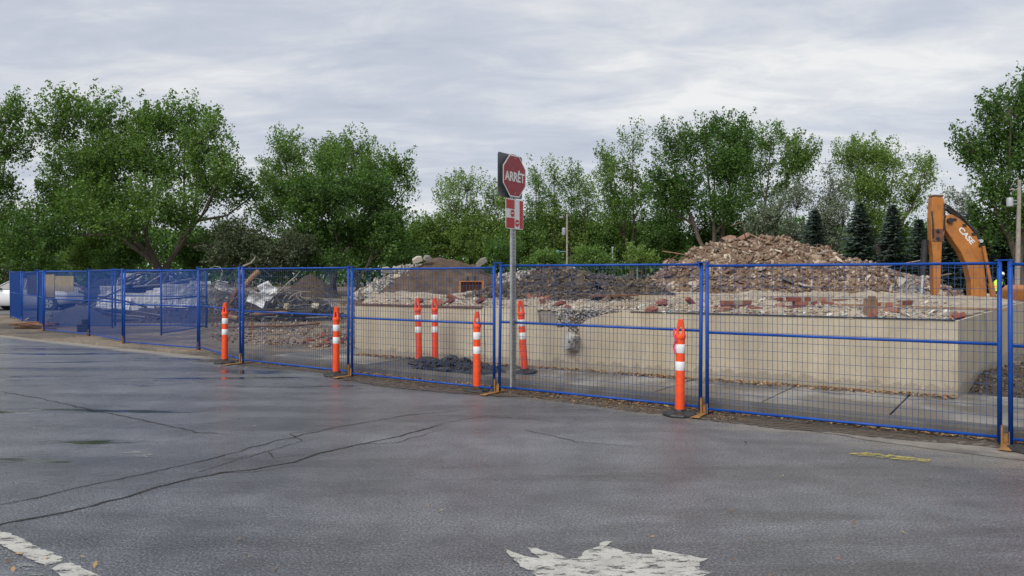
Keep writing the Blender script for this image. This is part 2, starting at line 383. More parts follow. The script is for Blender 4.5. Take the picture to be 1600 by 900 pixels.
M = dict(
    road=mat_road(), soil=mat_ground(),
    wall=mat_concrete('foundation_concrete', (0.45, 0.39, 0.29), (0.30, 0.25, 0.175), wall=True),
    core=mat_concrete('broken_concrete', (0.27, 0.24, 0.20), (0.14, 0.12, 0.10)),
    pale_core=mat_concrete('pale_broken_concrete', (0.42, 0.40, 0.37), (0.16, 0.14, 0.12)),
    slab=mat_concrete('sidewalk_concrete', (0.29, 0.27, 0.24), (0.19, 0.165, 0.135), wet=True),
    kerb=mat_concrete('kerb_concrete', (0.115, 0.105, 0.093), (0.06, 0.054, 0.048)),
    gutter=mat_concrete('gutter_concrete', (0.27, 0.245, 0.21), (0.15, 0.13, 0.11), wet=True),
    apron=mat_concrete('asphalt_apron', (0.085, 0.085, 0.086), (0.12, 0.11, 0.095), wet=True),
    lot=mat_concrete('lot_asphalt', (0.13, 0.13, 0.135), (0.09, 0.09, 0.09)),
    crack=mat_plain('crack_dark', (0.013, 0.012, 0.012), 0.8, dirt=(0.10, 0.075, 0.045), scale=7, dirt_amt=0.6),
    white_paint=mat_paint('worn_white_paint', (0.47, 0.46, 0.42), 0.55),
    faint_paint=mat_paint('faint_white_paint', (0.33, 0.33, 0.31), 0.42),
    yellow_paint=mat_paint('worn_yellow_paint', (0.50, 0.41, 0.05), 0.47, 14),
    faint_yellow=mat_paint('faint_yellow_paint', (0.36, 0.33, 0.16), 0.36, 14),
    dust_film=mat_paint('pale_dust_film', (0.165, 0.146, 0.122), 0.475, 11),
    dirt_film=mat_paint('brown_dirt_film', (0.095, 0.068, 0.045), 0.505, 9),
    blue=mat_plain('blue_powder_coat', (0.004, 0.056, 0.30), 0.5, var=0.25, scale=5, dirt=(0.03, 0.055, 0.15), dirt_amt=0.5, spec=0.3),
    wire=mat_plain('fence_wire', (0.006, 0.062, 0.28), 0.45, var=0.3, scale=20),
    wire_grey=mat_plain('dull_fence_wire', (0.013, 0.048, 0.15), 0.5, var=0.3, scale=20),
    foot=mat_plain('rusty_yellow_steel', (0.27, 0.135, 0.035), 0.75, var=0.3, scale=14, dirt=(0.12, 0.05, 0.02), dirt_amt=0.8, bumps=0.2),
    orange=mat_plain('orange_plastic', (0.80, 0.072, 0.012), 0.42, var=0.15, scale=6, dirt=(0.22, 0.06, 0.03), dirt_amt=0.6),
    band=mat_plain('white_reflective', (0.74, 0.74, 0.74), 0.35, var=0.1, scale=10, dirt=(0.4, 0.38, 0.35), dirt_amt=0.4),
    rubber=mat_plain('black_rubber', (0.018, 0.018, 0.019), 0.55, var=0.3, scale=10, dirt=(0.10, 0.085, 0.07), dirt_amt=0.5, bumps=0.2),
    galv=mat_plain('galvanised_steel', (0.36, 0.37, 0.38), 0.45, 0.65, var=0.2, scale=9),
    sign_back=mat_plain('sign_back_aluminium', (0.13, 0.14, 0.15), 0.45, 0.3, var=0.15, scale=5),
    sign_red=mat_plain('sign_red', (0.25, 0.004, 0.011), 0.35, var=0.08, scale=4, dirt=(0.2, 0.02, 0.03), dirt_amt=0.3),
    tab_red=mat_plain('tab_red', (0.40, 0.009, 0.014), 0.35, var=0.08, scale=4),
    sign_white=mat_plain('sign_white', (0.68, 0.68, 0.66), 0.4, var=0.06, scale=4),
    excav=mat_plain('orange_machine_paint', (0.40, 0.150, 0.029), 0.5, var=0.16, scale=2.2, dirt=(0.15, 0.075, 0.04), dirt_amt=0.75, bumps=0.1),
    dark_metal=mat_plain('dark_steel', (0.03, 0.03, 0.032), 0.5, 0.4, var=0.3, scale=8, dirt=(0.10, 0.07, 0.05), dirt_amt=0.5),
    chrome=mat_plain('chromed_rod', (0.72, 0.72, 0.74), 0.15, 0.95, var=0.05),
    rubble_l=mat_random('tan_rubble', [(0.34,0.26,0.195),(0.24,0.165,0.12),(0.43,0.35,0.27),(0.16,0.11,0.08),(0.31,0.23,0.17),(0.24,0.14,0.10),(0.48,0.42,0.33)]),
    rubble_d=mat_random('dusty_grey_rubble', [(0.25,0.21,0.175),(0.16,0.135,0.115),(0.36,0.31,0.26),(0.10,0.085,0.075),(0.44,0.38,0.31)]),
    rubble_s=mat_random('small_tan_rubble', [(0.28,0.21,0.155),(0.18,0.125,0.09),(0.39,0.32,0.245),(0.11,0.075,0.055),(0.24,0.175,0.125),(0.18,0.105,0.075)], island=True),
    rubble_g=mat_random('grey_rubble', [(0.36,0.33,0.28),(0.28,0.26,0.22),(0.44,0.40,0.33),(0.22,0.20,0.18),(0.40,0.34,0.25)]),
    rubble_gs=mat_random('small_grey_rubble', [(0.30,0.28,0.25),(0.2,0.185,0.165),(0.38,0.35,0.30),(0.15,0.14,0.13)], island=True),
    tile=mat_random('tile_shards', [(0.50,0.45,0.37),(0.58,0.55,0.48),(0.38,0.31,0.23),(0.30,0.40,0.36),(0.56,0.52,0.44),(0.45,0.36,0.26),(0.34,0.29,0.24)], var=0.12),
    tile_s=mat_random('small_tile_shards', [(0.48,0.42,0.34),(0.58,0.54,0.46),(0.34,0.27,0.20),(0.27,0.37,0.33),(0.46,0.38,0.28),(0.33,0.17,0.11),(0.42,0.33,0.24),(0.24,0.18,0.14),(0.50,0.43,0.34)], island=True, var=0.12),
    brick=mat_random('red_brick', [(0.20,0.065,0.045),(0.25,0.095,0.065),(0.16,0.055,0.042),(0.29,0.15,0.105)], var=0.25),
    dark_soil=mat_plain('dark_soil', (0.064, 0.051, 0.040), 0.9, var=0.4, scale=3, dirt=(0.13, 0.10, 0.075), dirt_amt=0.6, bumps=0.9, spec=0.2),
    clod=mat_random('soil_clods', [(0.072,0.056,0.041),(0.115,0.088,0.060),(0.155,0.118,0.08),(0.05,0.041,0.033),(0.095,0.077,0.058)]),
    clod_s=mat_random('small_soil_clods', [(0.072,0.056,0.041),(0.12,0.092,0.062),(0.165,0.125,0.085),(0.05,0.041,0.033)], island=True),
    brown_soil=mat_plain('brown_soil', (0.095, 0.066, 0.046), 0.9, var=0.4, scale=1.2, dirt=(0.05, 0.043, 0.04), dirt_amt=0.8, bumps=0.9, spec=0.2),
    tan_soil=mat_plain('rubble_dust', (0.16, 0.11, 0.07), 0.9, var=0.35, scale=2, dirt=(0.26, 0.2, 0.14), dirt_amt=0.6, bumps=0.8, spec=0.2),
    light_dust=mat_plain('plaster_dust', (0.31, 0.265, 0.205), 0.9, var=0.3, scale=2.5, dirt=(0.24, 0.17, 0.12), dirt_amt=0.7, bumps=0.8, spec=0.2),
    asphalt_lump=mat_random('asphalt_lumps', [(0.020,0.020,0.021),(0.034,0.033,0.032),(0.05,0.046,0.042),(0.014,0.014,0.015)], rough=0.6, spec=0.5),
    litter=mat_random('leaf_litter', [(0.30,0.15,0.06),(0.22,0.11,0.05),(0.38,0.24,0.11),(0.16,0.09,0.05),(0.34,0.27,0.15)], island=True, bumps=0),
    wood=mat_plain('weathered_timber', (0.24, 0.145, 0.08), 0.8, var=0.35, scale=6, dirt=(0.10, 0.06, 0.04), dirt_amt=0.7, bumps=0.4),
    dark_wood=mat_plain('charred_timber', (0.045, 0.036, 0.03), 0.8, var=0.4, scale=6, bumps=0.4),
    pole_wood=mat_plain('grey_pole_wood', (0.27, 0.235, 0.2), 0.85, var=0.25, scale=4, bumps=0.3),
    rust=mat_plain('rusty_steel', (0.16, 0.075, 0.045), 0.75, 0.2, var=0.35, scale=7, dirt=(0.07, 0.04, 0.03), dirt_amt=0.7),
    scrap=mat_random('scrap_steel', [(0.10,0.10,0.105),(0.18,0.18,0.185),(0.06,0.06,0.065),(0.24,0.23,0.22)], rough=0.5, island=False, bumps=0.1),
    scrap_s=mat_random('scrap_wire', [(0.20,0.195,0.19),(0.32,0.31,0.30),(0.09,0.09,0.09),(0.16,0.11,0.075),(0.26,0.24,0.22)], rough=0.5, island=True, bumps=0),
    white_metal=mat_plain('crumpled_white_metal', (0.62, 0.63, 0.63), 0.4, var=0.12, scale=2, dirt=(0.3, 0.27, 0.23), dirt_amt=0.5),
    car_white=mat_plain('white_car_paint', (0.70, 0.71, 0.72), 0.22, var=0.03, scale=2),
    car_dark=mat_plain('dark_blue_car_paint', (0.03, 0.04, 0.06), 0.2, var=0.1, scale=2),
    glass=mat_plain('dark_glass', (0.02, 0.024, 0.028), 0.07, var=0.1),
    tyre=mat_plain('tyre_rubber', (0.02, 0.02, 0.02), 0.7, var=0.2),
    rim=mat_plain('alloy_rim', (0.45, 0.46, 0.47), 0.3, 0.7, var=0.1),
    tail=mat_plain('tail_light', (0.35, 0.01, 0.02), 0.2, var=0.1),
    board=mat_plain('plywood_board', (0.19, 0.16, 0.13), 0.8, var=0.2, scale=5, dirt=(0.18, 0.14, 0.1), dirt_amt=0.6),
    bark=mat_plain('tree_bark', (0.095, 0.076, 0.06), 0.9, var=0.35, scale=3, bumps=0.6),
    bark_dark=mat_plain('dark_bark', (0.06, 0.05, 0.042), 0.9, var=0.35, scale=3, bumps=0.6),
    leaf_a=mat_leaf('cottonwood_leaves', (0.028, 0.068, 0.017), (0.160, 0.265, 0.062)),
    leaf_b=mat_leaf('bright_leaves', (0.050, 0.100, 0.022), (0.215, 0.315, 0.078)),
    leaf_c=mat_leaf('dark_leaves', (0.018, 0.052, 0.014), (0.112, 0.210, 0.048)),
    leaf_g=mat_leaf('silver_leaves', (0.07, 0.095, 0.062), (0.20, 0.24, 0.17), 0.25),
    leaf_o=mat_leaf('olive_leaves', (0.030, 0.045, 0.022), (0.105, 0.13, 0.07), 0.25),
    needle=mat_leaf('spruce_needles', (0.026, 0.052, 0.044), (0.115, 0.160, 0.138), 0.1),
    grass=mat_leaf('grass_blades', (0.04, 0.07, 0.02), (0.14, 0.18, 0.06)),
    hivis=mat_plain('hi_vis_yellow', (0.55, 0.80, 0.04), 0.7, var=0.1),
    hivis_o=mat_plain('hi_vis_orange', (0.80, 0.25, 0.03), 0.7, var=0.1),
    skin=mat_plain('skin_tone', (0.45, 0.28, 0.2), 0.6, var=0.08),
    cloth=mat_plain('dark_trousers', (0.03, 0.035, 0.05), 0.85, var=0.2),
    pink=mat_plain('pink_tape', (0.65, 0.05, 0.13), 0.6, var=0.2, scale=30, dirt=(0.1, 0.03, 0.05), dirt_amt=0.6),
    insul=mat_plain('grey_enamel', (0.32, 0.34, 0.36), 0.4, var=0.1),
    copper=mat_plain('green_lamp', (0.10, 0.25, 0.25), 0.4, var=0.1),
)

# ------------------------------------------------------------------ the setting: road frame
F0 = Vector((4.80, 7.25)); D_ = Vector((-0.8226, 0.5686)); N_ = Vector((0.5686, 0.8226))
def ST(s, t, z=0.0):
    p = F0 + D_ * s + N_ * t; return (p.x, p.y, z)
def to_st(x, y):
    r = Vector((x, y)) - F0; return r.dot(D_), r.dot(N_)
KERB_T = 0.24
GROUND_Z = 0.02; SLAB_Z = 0.125

mb = MB()
mb.add([ST(-900, KERB_T + 0.02, GROUND_Z), ST(1200, KERB_T + 0.02, GROUND_Z), ST(1200, 1500, GROUND_Z), ST(-900, 1500, GROUND_Z)], [(3, 2, 1, 0)])
mb.add([ST(-900, KERB_T + 0.02, -0.05), ST(1200, KERB_T + 0.02, -0.05), ST(1200, -900, -0.05), ST(-900, -900, -0.05)], [(0, 1, 2, 3)])
mb.add([ST(-900, KERB_T + 0.02, -0.05), ST(1200, KERB_T + 0.02, -0.05), ST(1200, KERB_T + 0.02, GROUND_Z), ST(-900, KERB_T + 0.02, GROUND_Z)], [(3, 2, 1, 0)])
tag(mb.build('ground', M['soil'], fix=False), kind='structure')
mb = MB(); mb.add([ST(-300, -120), ST(-300, KERB_T + 0.015), ST(300, KERB_T + 0.015), ST(300, -120)], [(0, 1, 2, 3)])
road = tag(mb.build('road', M['road'], fix=False), kind='structure')

# gutter pan, broken where the old asphalt overlaps it
mb = MB(); pts_a, pts_b = [], []
for i in range(90):
    s = -10 + i * 0.26
    w = float(np.interp(s, [-4, .5, 2, 3.5, 5, 12], [1.1, .75, .55, .38, .28, .22])) + 0.10 * mnoise.noise(Vector((s * 0.9, 3.1, 0))) + 0.05 * mnoise.noise(Vector((s * 3.9, 7.1, 0)))
    w = max(w, 0.04)
    pts_a.append(ST(s, KERB_T, 0.004)); pts_b.append(ST(s, KERB_T - w - 0.06, 0.004))
for i in range(len(pts_a) - 1):
    mb.add([pts_a[i], pts_b[i], pts_b[i+1], pts_a[i+1]], [(0, 1, 2, 3)])
tag(mb.build('gutter', M['gutter']), kind='structure')

def kerb(s0, s1):
    b = MB(); n = max(2, int((s1 - s0) / 0.5))
    prof = [(KERB_T, -0.03), (KERB_T + 0.015, 0.09), (KERB_T + 0.035, 0.122), (KERB_T + 0.06, 0.13), (KERB_T + 0.16, 0.13), (KERB_T + 0.16, -0.03)]
    for i in range(n + 1):
        s = s0 + (s1 - s0) * i / n
        j = 0.008 * mnoise.noise(Vector((s * 2.1, 0, 5)))
        for t, z in prof: b.v.append(ST(s, t + j, z + j * 0.6))
    k = len(prof)
    for i in range(n):
        for q in range(k):
            b.f.append([i*k+q, i*k+(q+1)%k, (i+1)*k+(q+1)%k, (i+1)*k+q]); b.mi.append(0)
    b.f.append(list(range(k))); b.mi.append(0); b.f.append(list(range(n*k, n*k+k))[::-1]); b.mi.append(0)
    return tag(b.build('kerb', M['kerb']), kind='structure')
kerb(-9, 12.2); kerb(24.5, 60)

walk = tag(empty('sidewalk'), kind='structure')
def slab(s0, s1, t0, t1, z, mat, name='slab'):
    b = MB(); g = 0.011
    dz = rng.uniform(-0.004, 0.004)
    pts = [ST(s0+g, t0, 0), ST(s1-g, t0, 0), ST(s1-g, t1, 0), ST(s0+g, t1, 0)]
    tl = [rng.uniform(-0.004, 0.004) for _ in range(4)]
    b.add([(p[0], p[1], 0.0) for p in pts] + [(p[0], p[1], z + dz + q) for p, q in zip(pts, tl)],
          [(3,2,1,0),(4,5,6,7),(0,1,5,4),(1,2,6,5),(2,3,7,6),(3,0,4,7)])
    o = b.build(name, mat, walk); bv = o.modifiers.new('bevel', 'BEVEL'); bv.width = 0.008; bv.segments = 2
    return o
for k in range(-6, 4):
    slab(1.07 + 1.4*k, 1.07 + 1.4*(k+1), KERB_T + 0.167, 2.6, SLAB_Z, M['slab'])
slab(6.672, 9.25, KERB_T + 0.167, 2.6, SLAB_Z - 0.006, M['apron'], 'asphalt_patch')
slab(9.25, 10.45, KERB_T + 0.167, 2.2, SLAB_Z, M['slab']); slab(10.45, 11.75, KERB_T + 0.167, 2.2, SLAB_Z - 0.004, M['slab'])

# parking lot beyond the left fence
mb = MB(); mb.add([(-60, 30, GROUND_Z + .006), (-11.5, 31.5, GROUND_Z + .006), (-14, 46, GROUND_Z + .006), (-60, 48, GROUND_Z + .006)], [(0, 1, 2, 3)])
tag(mb.build('parking_lot', M['lot'], fix=False), kind='structure')

# cracks in the asphalt and worn paint (sheets just above the road)
def ribbon(px, width, name, mat, z=0.004, jit=0.03, seed=0):
    P = [Vector(gp(u, v)) for u, v in px]
    pts = []
    for a, b in zip(P[:-1], P[1:]):
        n = max(2, int((b - a).length / 0.05))
        for i in range(n): pts.append(a.lerp(b, i / n))
    pts.append(P[-1])
    b_ = MB(); n = len(pts); L = []
    for i, p in enumerate(pts):
        d = (pts[min(i+1, n-1)] - pts[max(i-1, 0)]).normalized(); q = Vector((-d.y, d.x))
        o = jit * (mnoise.noise(Vector((i*0.31, seed, 1))) + 0.5*mnoise.noise(Vector((i*0.9, seed, 4))))
        w = width * (0.55 + 0.9*abs(mnoise.noise(Vector((i*0.23, seed, 9)))) + 0.5*rng.random()) * min(1, (n-1-i)/12 + 0.15)
        c = p + q * o
        L.append(((c - q*w/2).x, (c - q*w/2).y, z)); L.append(((c + q*w/2).x, (c + q*w/2).y, z))
    b_.v = L
    for i in range(n-1): b_.f.append([2*i, 2*i+1, 2*i+3, 2*i+2]); b_.mi.append(0)
    return b_.build(name, mat, road)
ribbon([(-60,832),(0,820),(60,808),(110,800),(160,786),(200,776),(250,760),(300,748),(340,740),(400,733),(460,722),(500,708),(560,695),(610,685),(660,672),(700,660)], 0.026, 'crack', M['crack'], seed=1)
ribbon([(-60,800),(0,789),(60,778),(130,760),(220,742),(300,724),(350,712),(420,692),(480,678),(530,667),(590,657),(640,648),(690,645),(720,640)], 0.016, 'crack', M['crack'], seed=2)
for i, pl in enumerate([[(310,738),(360,722),(430,702),(470,690),(520,683)], [(470,690),(455,678),(500,671),(540,664)], [(350,718),(370,716),(420,706),(430,698)], [(420,706),(428,716),(500,708)], [(340,740),(400,737),(470,727)], [(0,612),(60,622),(150,642),(230,658),(310,676),(375,680)], [(560,695),(620,692),(700,668)], [(700,660),(760,650),(830,655),(900,662)], [(820,672),(900,690),(1010,700)]]):
    ribbon(pl, 0.010 if i != 5 else 0.02, 'crack', M['crack'], seed=10+i, jit=0.04)
def paint(px, name, mat, z=0.0045):
    pts = [gp(u, v) for u, v in px]; b_ = MB(); n = len(pts); out = []
    for i in range(n):
        a = Vector(pts[i]); c = Vector(pts[(i+1) % n]); k = max(1, int((c-a).length / 0.03))
        for j in range(k):
            p = a.lerp(c, j/k); p = p + Vector((rng.uniform(-.008,.008), rng.uniform(-.008,.008))); out.append((p.x, p.y, z))
    b_.add(out, [list(range(len(out)))]); return b_.build(name, mat, road)
Zm = lambda L, s, ox, oy: [(ox + a/s, oy + b/s) for a, b in L]
paint(Zm([(115,152),(180,176),(260,205),(330,212),(268,165),(262,140),(320,152),(400,178),(500,212),(570,215),(600,180),(640,155),(712,135),(716,112),(785,105),(752,135),(850,165),(980,188),(1040,183),(1028,158),(1090,162),(1200,183),(1300,203),(1388,216),(1330,240),(1345,290),(1405,300),(1330,340),(1180,480),(700,560),(480,440),(330,335),(200,250),(150,200)], 4, 760, 820), 'road_arrow', M['white_paint'])
paint([(-40,816),(0,830),(28,839),(62,857),(90,868),(98,874),(92,880),(70,884),(30,866),(0,852),(-40,838)], 'edge_line', M['white_paint'])
paint([(80,889),(96,881),(112,880),(150,898),(200,922),(260,955),(190,960),(130,925)], 'edge_line', M['white_paint'])
paint([(-40,842),(0,856),(30,870),(60,886),(80,900),(130,935),(100,935),(40,893),(0,868),(-40,855)], 'edge_line', M['faint_paint'])
paint([(188,707),(205,704),(225,708),(246,711),(240,716),(215,714)], 'paint_dash', M['faint_paint'])
paint([(285,562),(310,563),(350,568),(392,574),(380,578),(330,573),(296,567)], 'edge_line', M['faint_paint'])
paint([(345,585),(375,584),(402,590),(398,594),(372,591)], 'paint_dash', M['faint_yellow'])
paint([(1326,709),(1350,708),(1400,713),(1453,719),(1452,723),(1405,720),(1360,714),(1330,712)], 'survey_mark', M['yellow_paint'], z=0.009)
paint([(655,628),(690,627),(730,631),(742,637),(720,634),(680,631)], 'survey_mark', M['faint_yellow'], z=0.0085)

def st_sheet(s0, s1, f, name, mat, z):
    b_ = MB(); n = int((s1 - s0)/.12)
    for i in range(n+1):
        s_ = s0 + (s1 - s0)*i/n; a, c = f(s_); b_.v += [ST(s_, a, z), ST(s_, c, z)]
    for i in range(n): b_.f.append([2*i, 2*i+1, 2*i+3, 2*i+2]); b_.mi.append(0)
    return b_.build(name, mat, road)
st_sheet(-4, 13, lambda s_: (KERB_T - .005, KERB_T - .42 - .25*max(0, math.sin(s_*.55)) - .12*mnoise.noise(Vector((s_*1.7, 1, 1)))), 'dirt_film', M['dirt_film'], .0095)
st_sheet(5.2, 9.6, lambda s_: (KERB_T - .005, KERB_T - .45 - .45*math.sin((s_-5.2)/4.4*math.pi) - .1*mnoise.noise(Vector((s_*2.7, 5, 1)))), 'dirt_film', M['dirt_film'], .0125)
# ------------------------------------------------------------------ rock shards shared by all heaps
def rock_mesh(seed, dims, mat, n=13, name='chunk'):
    r = random.Random(seed); bm = bmesh.new()
    for _ in range(n):
        p = Vector((r.uniform(-1, 1), r.uniform(-1, 1), r.uniform(-1, 1)))
        m_ = max(abs(p.x), abs(p.y), abs(p.z)); p = p / m_ * r.uniform(0.75, 1.0)
        bm.verts.new((p.x * dims[0] / 2, p.y * dims[1] / 2, p.z * dims[2] / 2))
    res = bmesh.ops.convex_hull(bm, input=bm.verts)
    bmesh.ops.delete(bm, geom=[g for g in res['geom_interior'] if isinstance(g, bmesh.types.BMVert)], context='VERTS')
    bmesh.ops.triangulate(bm, faces=bm.faces)
    me = bpy.data.meshes.new(name); bm.to_mesh(me); bm.free(); me.materials.append(mat); return me
def rock_arrays(me):
    v = np.zeros(len(me.vertices)*3); me.vertices.foreach_get('co', v)
    f = np.zeros(len(me.polygons)*3, dtype=np.int64); me.polygons.foreach_get('vertices', f)
    return v.reshape(-1, 3), f.reshape(-1, 3)
SHAPES = [(1, .8, .4), (1, .7, .55), (1, .55, .3), (1, .9, .7), (1, .6, .2), (1, .45, .35)]
def rock_set(mat, name='chunk', shapes=SHAPES, base=100):
    return [rock_mesh(base + i, s, mat, name=name) for i, s in enumerate(shapes * 2)]
RK = {k: rock_set(M[k]) for k in ('rubble_l', 'rubble_g', 'rubble_d', 'clod', 'asphalt_lump')}
RK['tile'] = rock_set(M['tile'], 'shard', [(1, .8, .12), (1, .6, .14), (1, .9, .2), (1, .4, .16)], 200)
def brick_mesh(seed):
    b = MB(); r = random.Random(seed); L = r.choice([0.2, 0.2, 0.13, 0.1])
    b.box((0, 0, 0), (L, 0.095, 0.06)); me = b.mesh('brick', [M['brick']])
    for v in me.vertices: v.co += Vector((r.uniform(-.008,.008), r.uniform(-.008,.008), r.uniform(-.006,.006)))
    return me
BRICKS = [brick_mesh(i) for i in range(5)]
_all_rocks = [rock_arrays(m) for m in RK['rubble_l']]
_tile_rocks = [rock_arrays(m) for m in RK['tile']]
def rot_mats(n, tilt=1.0):
    a = nrg.uniform(0, 2*np.pi, n); b = nrg.normal(0, tilt*0.7, n); c = nrg.normal(0, tilt*0.7, n)
    ca, sa, cb, sb, cc, sc = np.cos(a), np.sin(a), np.cos(b), np.sin(b), np.cos(c), np.sin(c)
    Rz = np.zeros((n,3,3)); Rz[:,0,0]=ca; Rz[:,0,1]=-sa; Rz[:,1,0]=sa; Rz[:,1,1]=ca; Rz[:,2,2]=1
    Rx = np.zeros((n,3,3)); Rx[:,0,0]=1; Rx[:,1,1]=cb; Rx[:,1,2]=-sb; Rx[:,2,1]=sb; Rx[:,2,2]=cb
    Ry = np.zeros((n,3,3)); Ry[:,0,0]=cc; Ry[:,0,2]=sc; Ry[:,1,1]=1; Ry[:,2,0]=-sc; Ry[:,2,2]=cc
    return Rx @ Ry @ Rz
def scatter_mesh(name, pos, size, mat, rocks=None, tilt=1.0):
    """thousands of small pieces as ONE mesh of real little solids"""
    rocks = rocks or _all_rocks; pos = np.asarray(pos); size = np.asarray(size); VV, FF, off = [], [], 0
    pick = nrg.integers(0, len(rocks), len(pos)); Rm = rot_mats(len(pos), tilt)
    for k, (rv, rf) in enumerate(rocks):
        ix = np.where(pick == k)[0]
        if len(ix) == 0: continue
        V = np.einsum('nij,kj->nki', Rm[ix], rv) * size[ix][:, None, None] + pos[ix][:, None, :]
        Fc = rf[None] + (np.arange(len(ix)) * len(rv))[:, None, None] + off
        VV.append(V.reshape(-1, 3)); FF.append(Fc.reshape(-1, 3)); off += len(ix) * len(rv)
    return tris_mesh(name, np.concatenate(VV), np.concatenate(FF), mat)

def fbm(x, y, s, seed=0.0, o=4):
    return mnoise.fractal(Vector((x*s, y*s, seed)), 0.8, 2.1, o)
def heap(name, label, cat, loc, hfun, ext, core_mat, sets, small=None, n_parts=150, sz=(0.2, 0.5), n_small=3000, ssz=(0.05, 0.16), seed=1, rough=0.12, res=110, zmin=0.0, pfilter=None, core_name='mound', part_name='chunk', group=None):
    """a heap: lumpy mound, its largest pieces as parts, the rest as one part of stuff"""
    t = tag(empty(name, loc), label, cat, group)
    x0, x1, y0, y1 = ext; nx = res; ny = max(20, int(res * (y1-y0)/(x1-x0)))
    V, H = [], {}
    def hh(x, y):
        h = hfun(x, y)
        return h + (rough * fbm(x, y, 0.9, seed) + rough*0.6*fbm(x, y, 2.7, seed+3)) * min(1, max(0, h*2)) if h > -0.3 else h
    for j in range(ny+1):
        for i in range(nx+1):
            x = x0 + (x1-x0)*i/nx; y = y0 + (y1-y0)*j/ny
            V.append((x, y, max(hh(x, y), -0.25)))
    Fs = []
    for j in range(ny):
        for i in range(nx):
            q = [j*(nx+1)+i, j*(nx+1)+i+1, (j+1)*(nx+1)+i+1, (j+1)*(nx+1)+i]
            if max(V[k][2] for k in q) > -0.15: Fs.append(q)
    me = bpy.data.meshes.new(core_name); me.from_pydata(V, [], Fs); me.materials.append(core_mat)
    me.polygons.foreach_set('use_smooth', [True]*len(Fs)); link(core_name, me, None, t)
    r = random.Random(seed); n = 0; tries = 0
    while n < n_parts and tries < n_parts*60:
        tries += 1
        x, y = r.uniform(x0, x1), r.uniform(y0, y1); h = hh(x, y)
        if h < zmin or (pfilter and not pfilter(x, y, h, r)): continue
        s = sz[0] + (sz[1]-sz[0]) * r.random()**2.2
        st_ = sets(x, y, r)
        me = r.choice(RK[st_])
        o = link(part_name, me, None, t, (x, y, h + s*r.uniform(-0.05, 0.14)), (r.gauss(0, .45), r.gauss(0, .45), r.uniform(0, 6.3)), (s, s*r.uniform(.7, 1.2), s*r.uniform(.6, 1.15)))
        n += 1
    if n_small:
        P, S = [], []
        tries = 0
        while len(P) < n_small and tries < n_small*20:
            tries += 1
            x, y = r.uniform(x0, x1), r.uniform(y0, y1); h = hh(x, y)
            if h < zmin or (pfilter and not pfilter(x, y, h, r)): continue
            s = ssz[0] + (ssz[1]-ssz[0])*r.random()**1.8
            P.append((x, y, h + s*0.1)); S.append(s)
        tag(link('small_rubble', scatter_mesh('small_rubble', P, S, small), None, t), kind='stuff')
    return t

# ------------------------------------------------------------------ concrete foundation of the pulled-down building
TOPZ = 1.085
A = Vector((-3.06, 14.55)); B = Vector((5.61, 9.43)); C = Vector((11.6, 16.78)); D = Vector((9.6, 21.0)); E = Vector((-3.3, 21.4))
fnd = tag(empty('building_foundation', (0, 0, 0)), 'long beige concrete foundation wall of the demolished building, behind the blue fence', 'foundation')
wd = (A - B).normalized(); wn_ = Vector((wd.y, -wd.x))
if wn_.y > 0: wn_ = -wn_                         # towards the road
def WP(u_m, z, off=0.0):                          # point on the long wall: metres from corner B
    p = B + wd*u_m + wn_*off; return (p.x, p.y, z)
WL = (A - B).length
TH = 0.07
def wall_px(u, v):                                # photo pixel -> (metres along wall, height)
    k = (u - 800)/F_PX; m_ = (k*B.y - B.x)/(wd.x - k*wd.y); Y = B.y + wd.y*m_; return m_, Z_(v, Y)
mb = MB()
core = [A, B, C, D, E]
inner = [A - wn_*TH - wd*0.0, B - wn_*TH, C, D, E]
mb.prism([(p.x, p.y) for p in inner], -0.02, TOPZ - 0.03, axis='Z')
mb.build('core', M['core'], fnd)
# smooth outer skin of the long wall with the bite broken out of it
notch = [wall_px(*p) for p in ((838,482),(841,492),(842,505),(852,508),(862,508),(870,512),(886,511),(893,517),(899,521),(905,516),(902,511),(909,506),(918,499),(932,494),(950,490),(968,488),(985,487))]
cr1 = wall_px(757, 500)[0]
def skin(poly, name='wall_skin', off0=-TH, off1=0.0):
    b_ = MB(); n = len(poly)
    b_.v = [WP(m_, z, off1) for m_, z in poly] + [WP(m_, z, off0) for m_, z in poly]
    b_.f = [list(range(n)), list(range(n, 2*n))[::-1]] + [[i, i+n, (i+1) % n + n, (i+1) % n] for i in range(n)]; b_.mi = [0]*len(b_.f)
    return b_.build(name, M['wall'], fnd)
top = TOPZ
nn = [(m_, min(z, top)) for m_, z in notch[::-1]]   # from right to left = growing m
def chipped(m0, m1):
    out = []; m_ = min(m0, m1); hi = max(m0, m1); r_ = random.Random(int(hi*100))
    while m_ < hi - .1:
        m_ += r_.uniform(.06, .5); d_ = max(0, r_.gauss(-.004, .016))
        if m_ + .08 > hi: break
        if d_ > .004: out += [(m_, top), (m_ + .02, top - d_), (m_ + .045 + r_.random()*.03, top - d_*.7), (m_ + .08, top)]; m_ += .08
        else: out.append((m_, top - r_.uniform(0, .003)))
    return out if m0 < m1 else out[::-1]
skin([(0, -0.02), (cr1 - 0.012, -0.02), (cr1 - 0.02, 0.4), (cr1 - 0.004, 0.8), (cr1 - 0.016, top)] + chipped(cr1 - .016, nn[-1][0]) + [(nn[-1][0], top)] + nn[::-1][1:-1] + [(nn[0][0], top)] + chipped(nn[0][0], 0.02) + [(.012, top), (0, top - .02)])
skin([(cr1 + 0.012, -0.02), (WL, -0.02), (WL, top)] + chipped(WL, cr1 + .01) + [(cr1 + 0.006, top), (cr1 + 0.018, 0.75), (cr1 + 0.002, 0.35)])
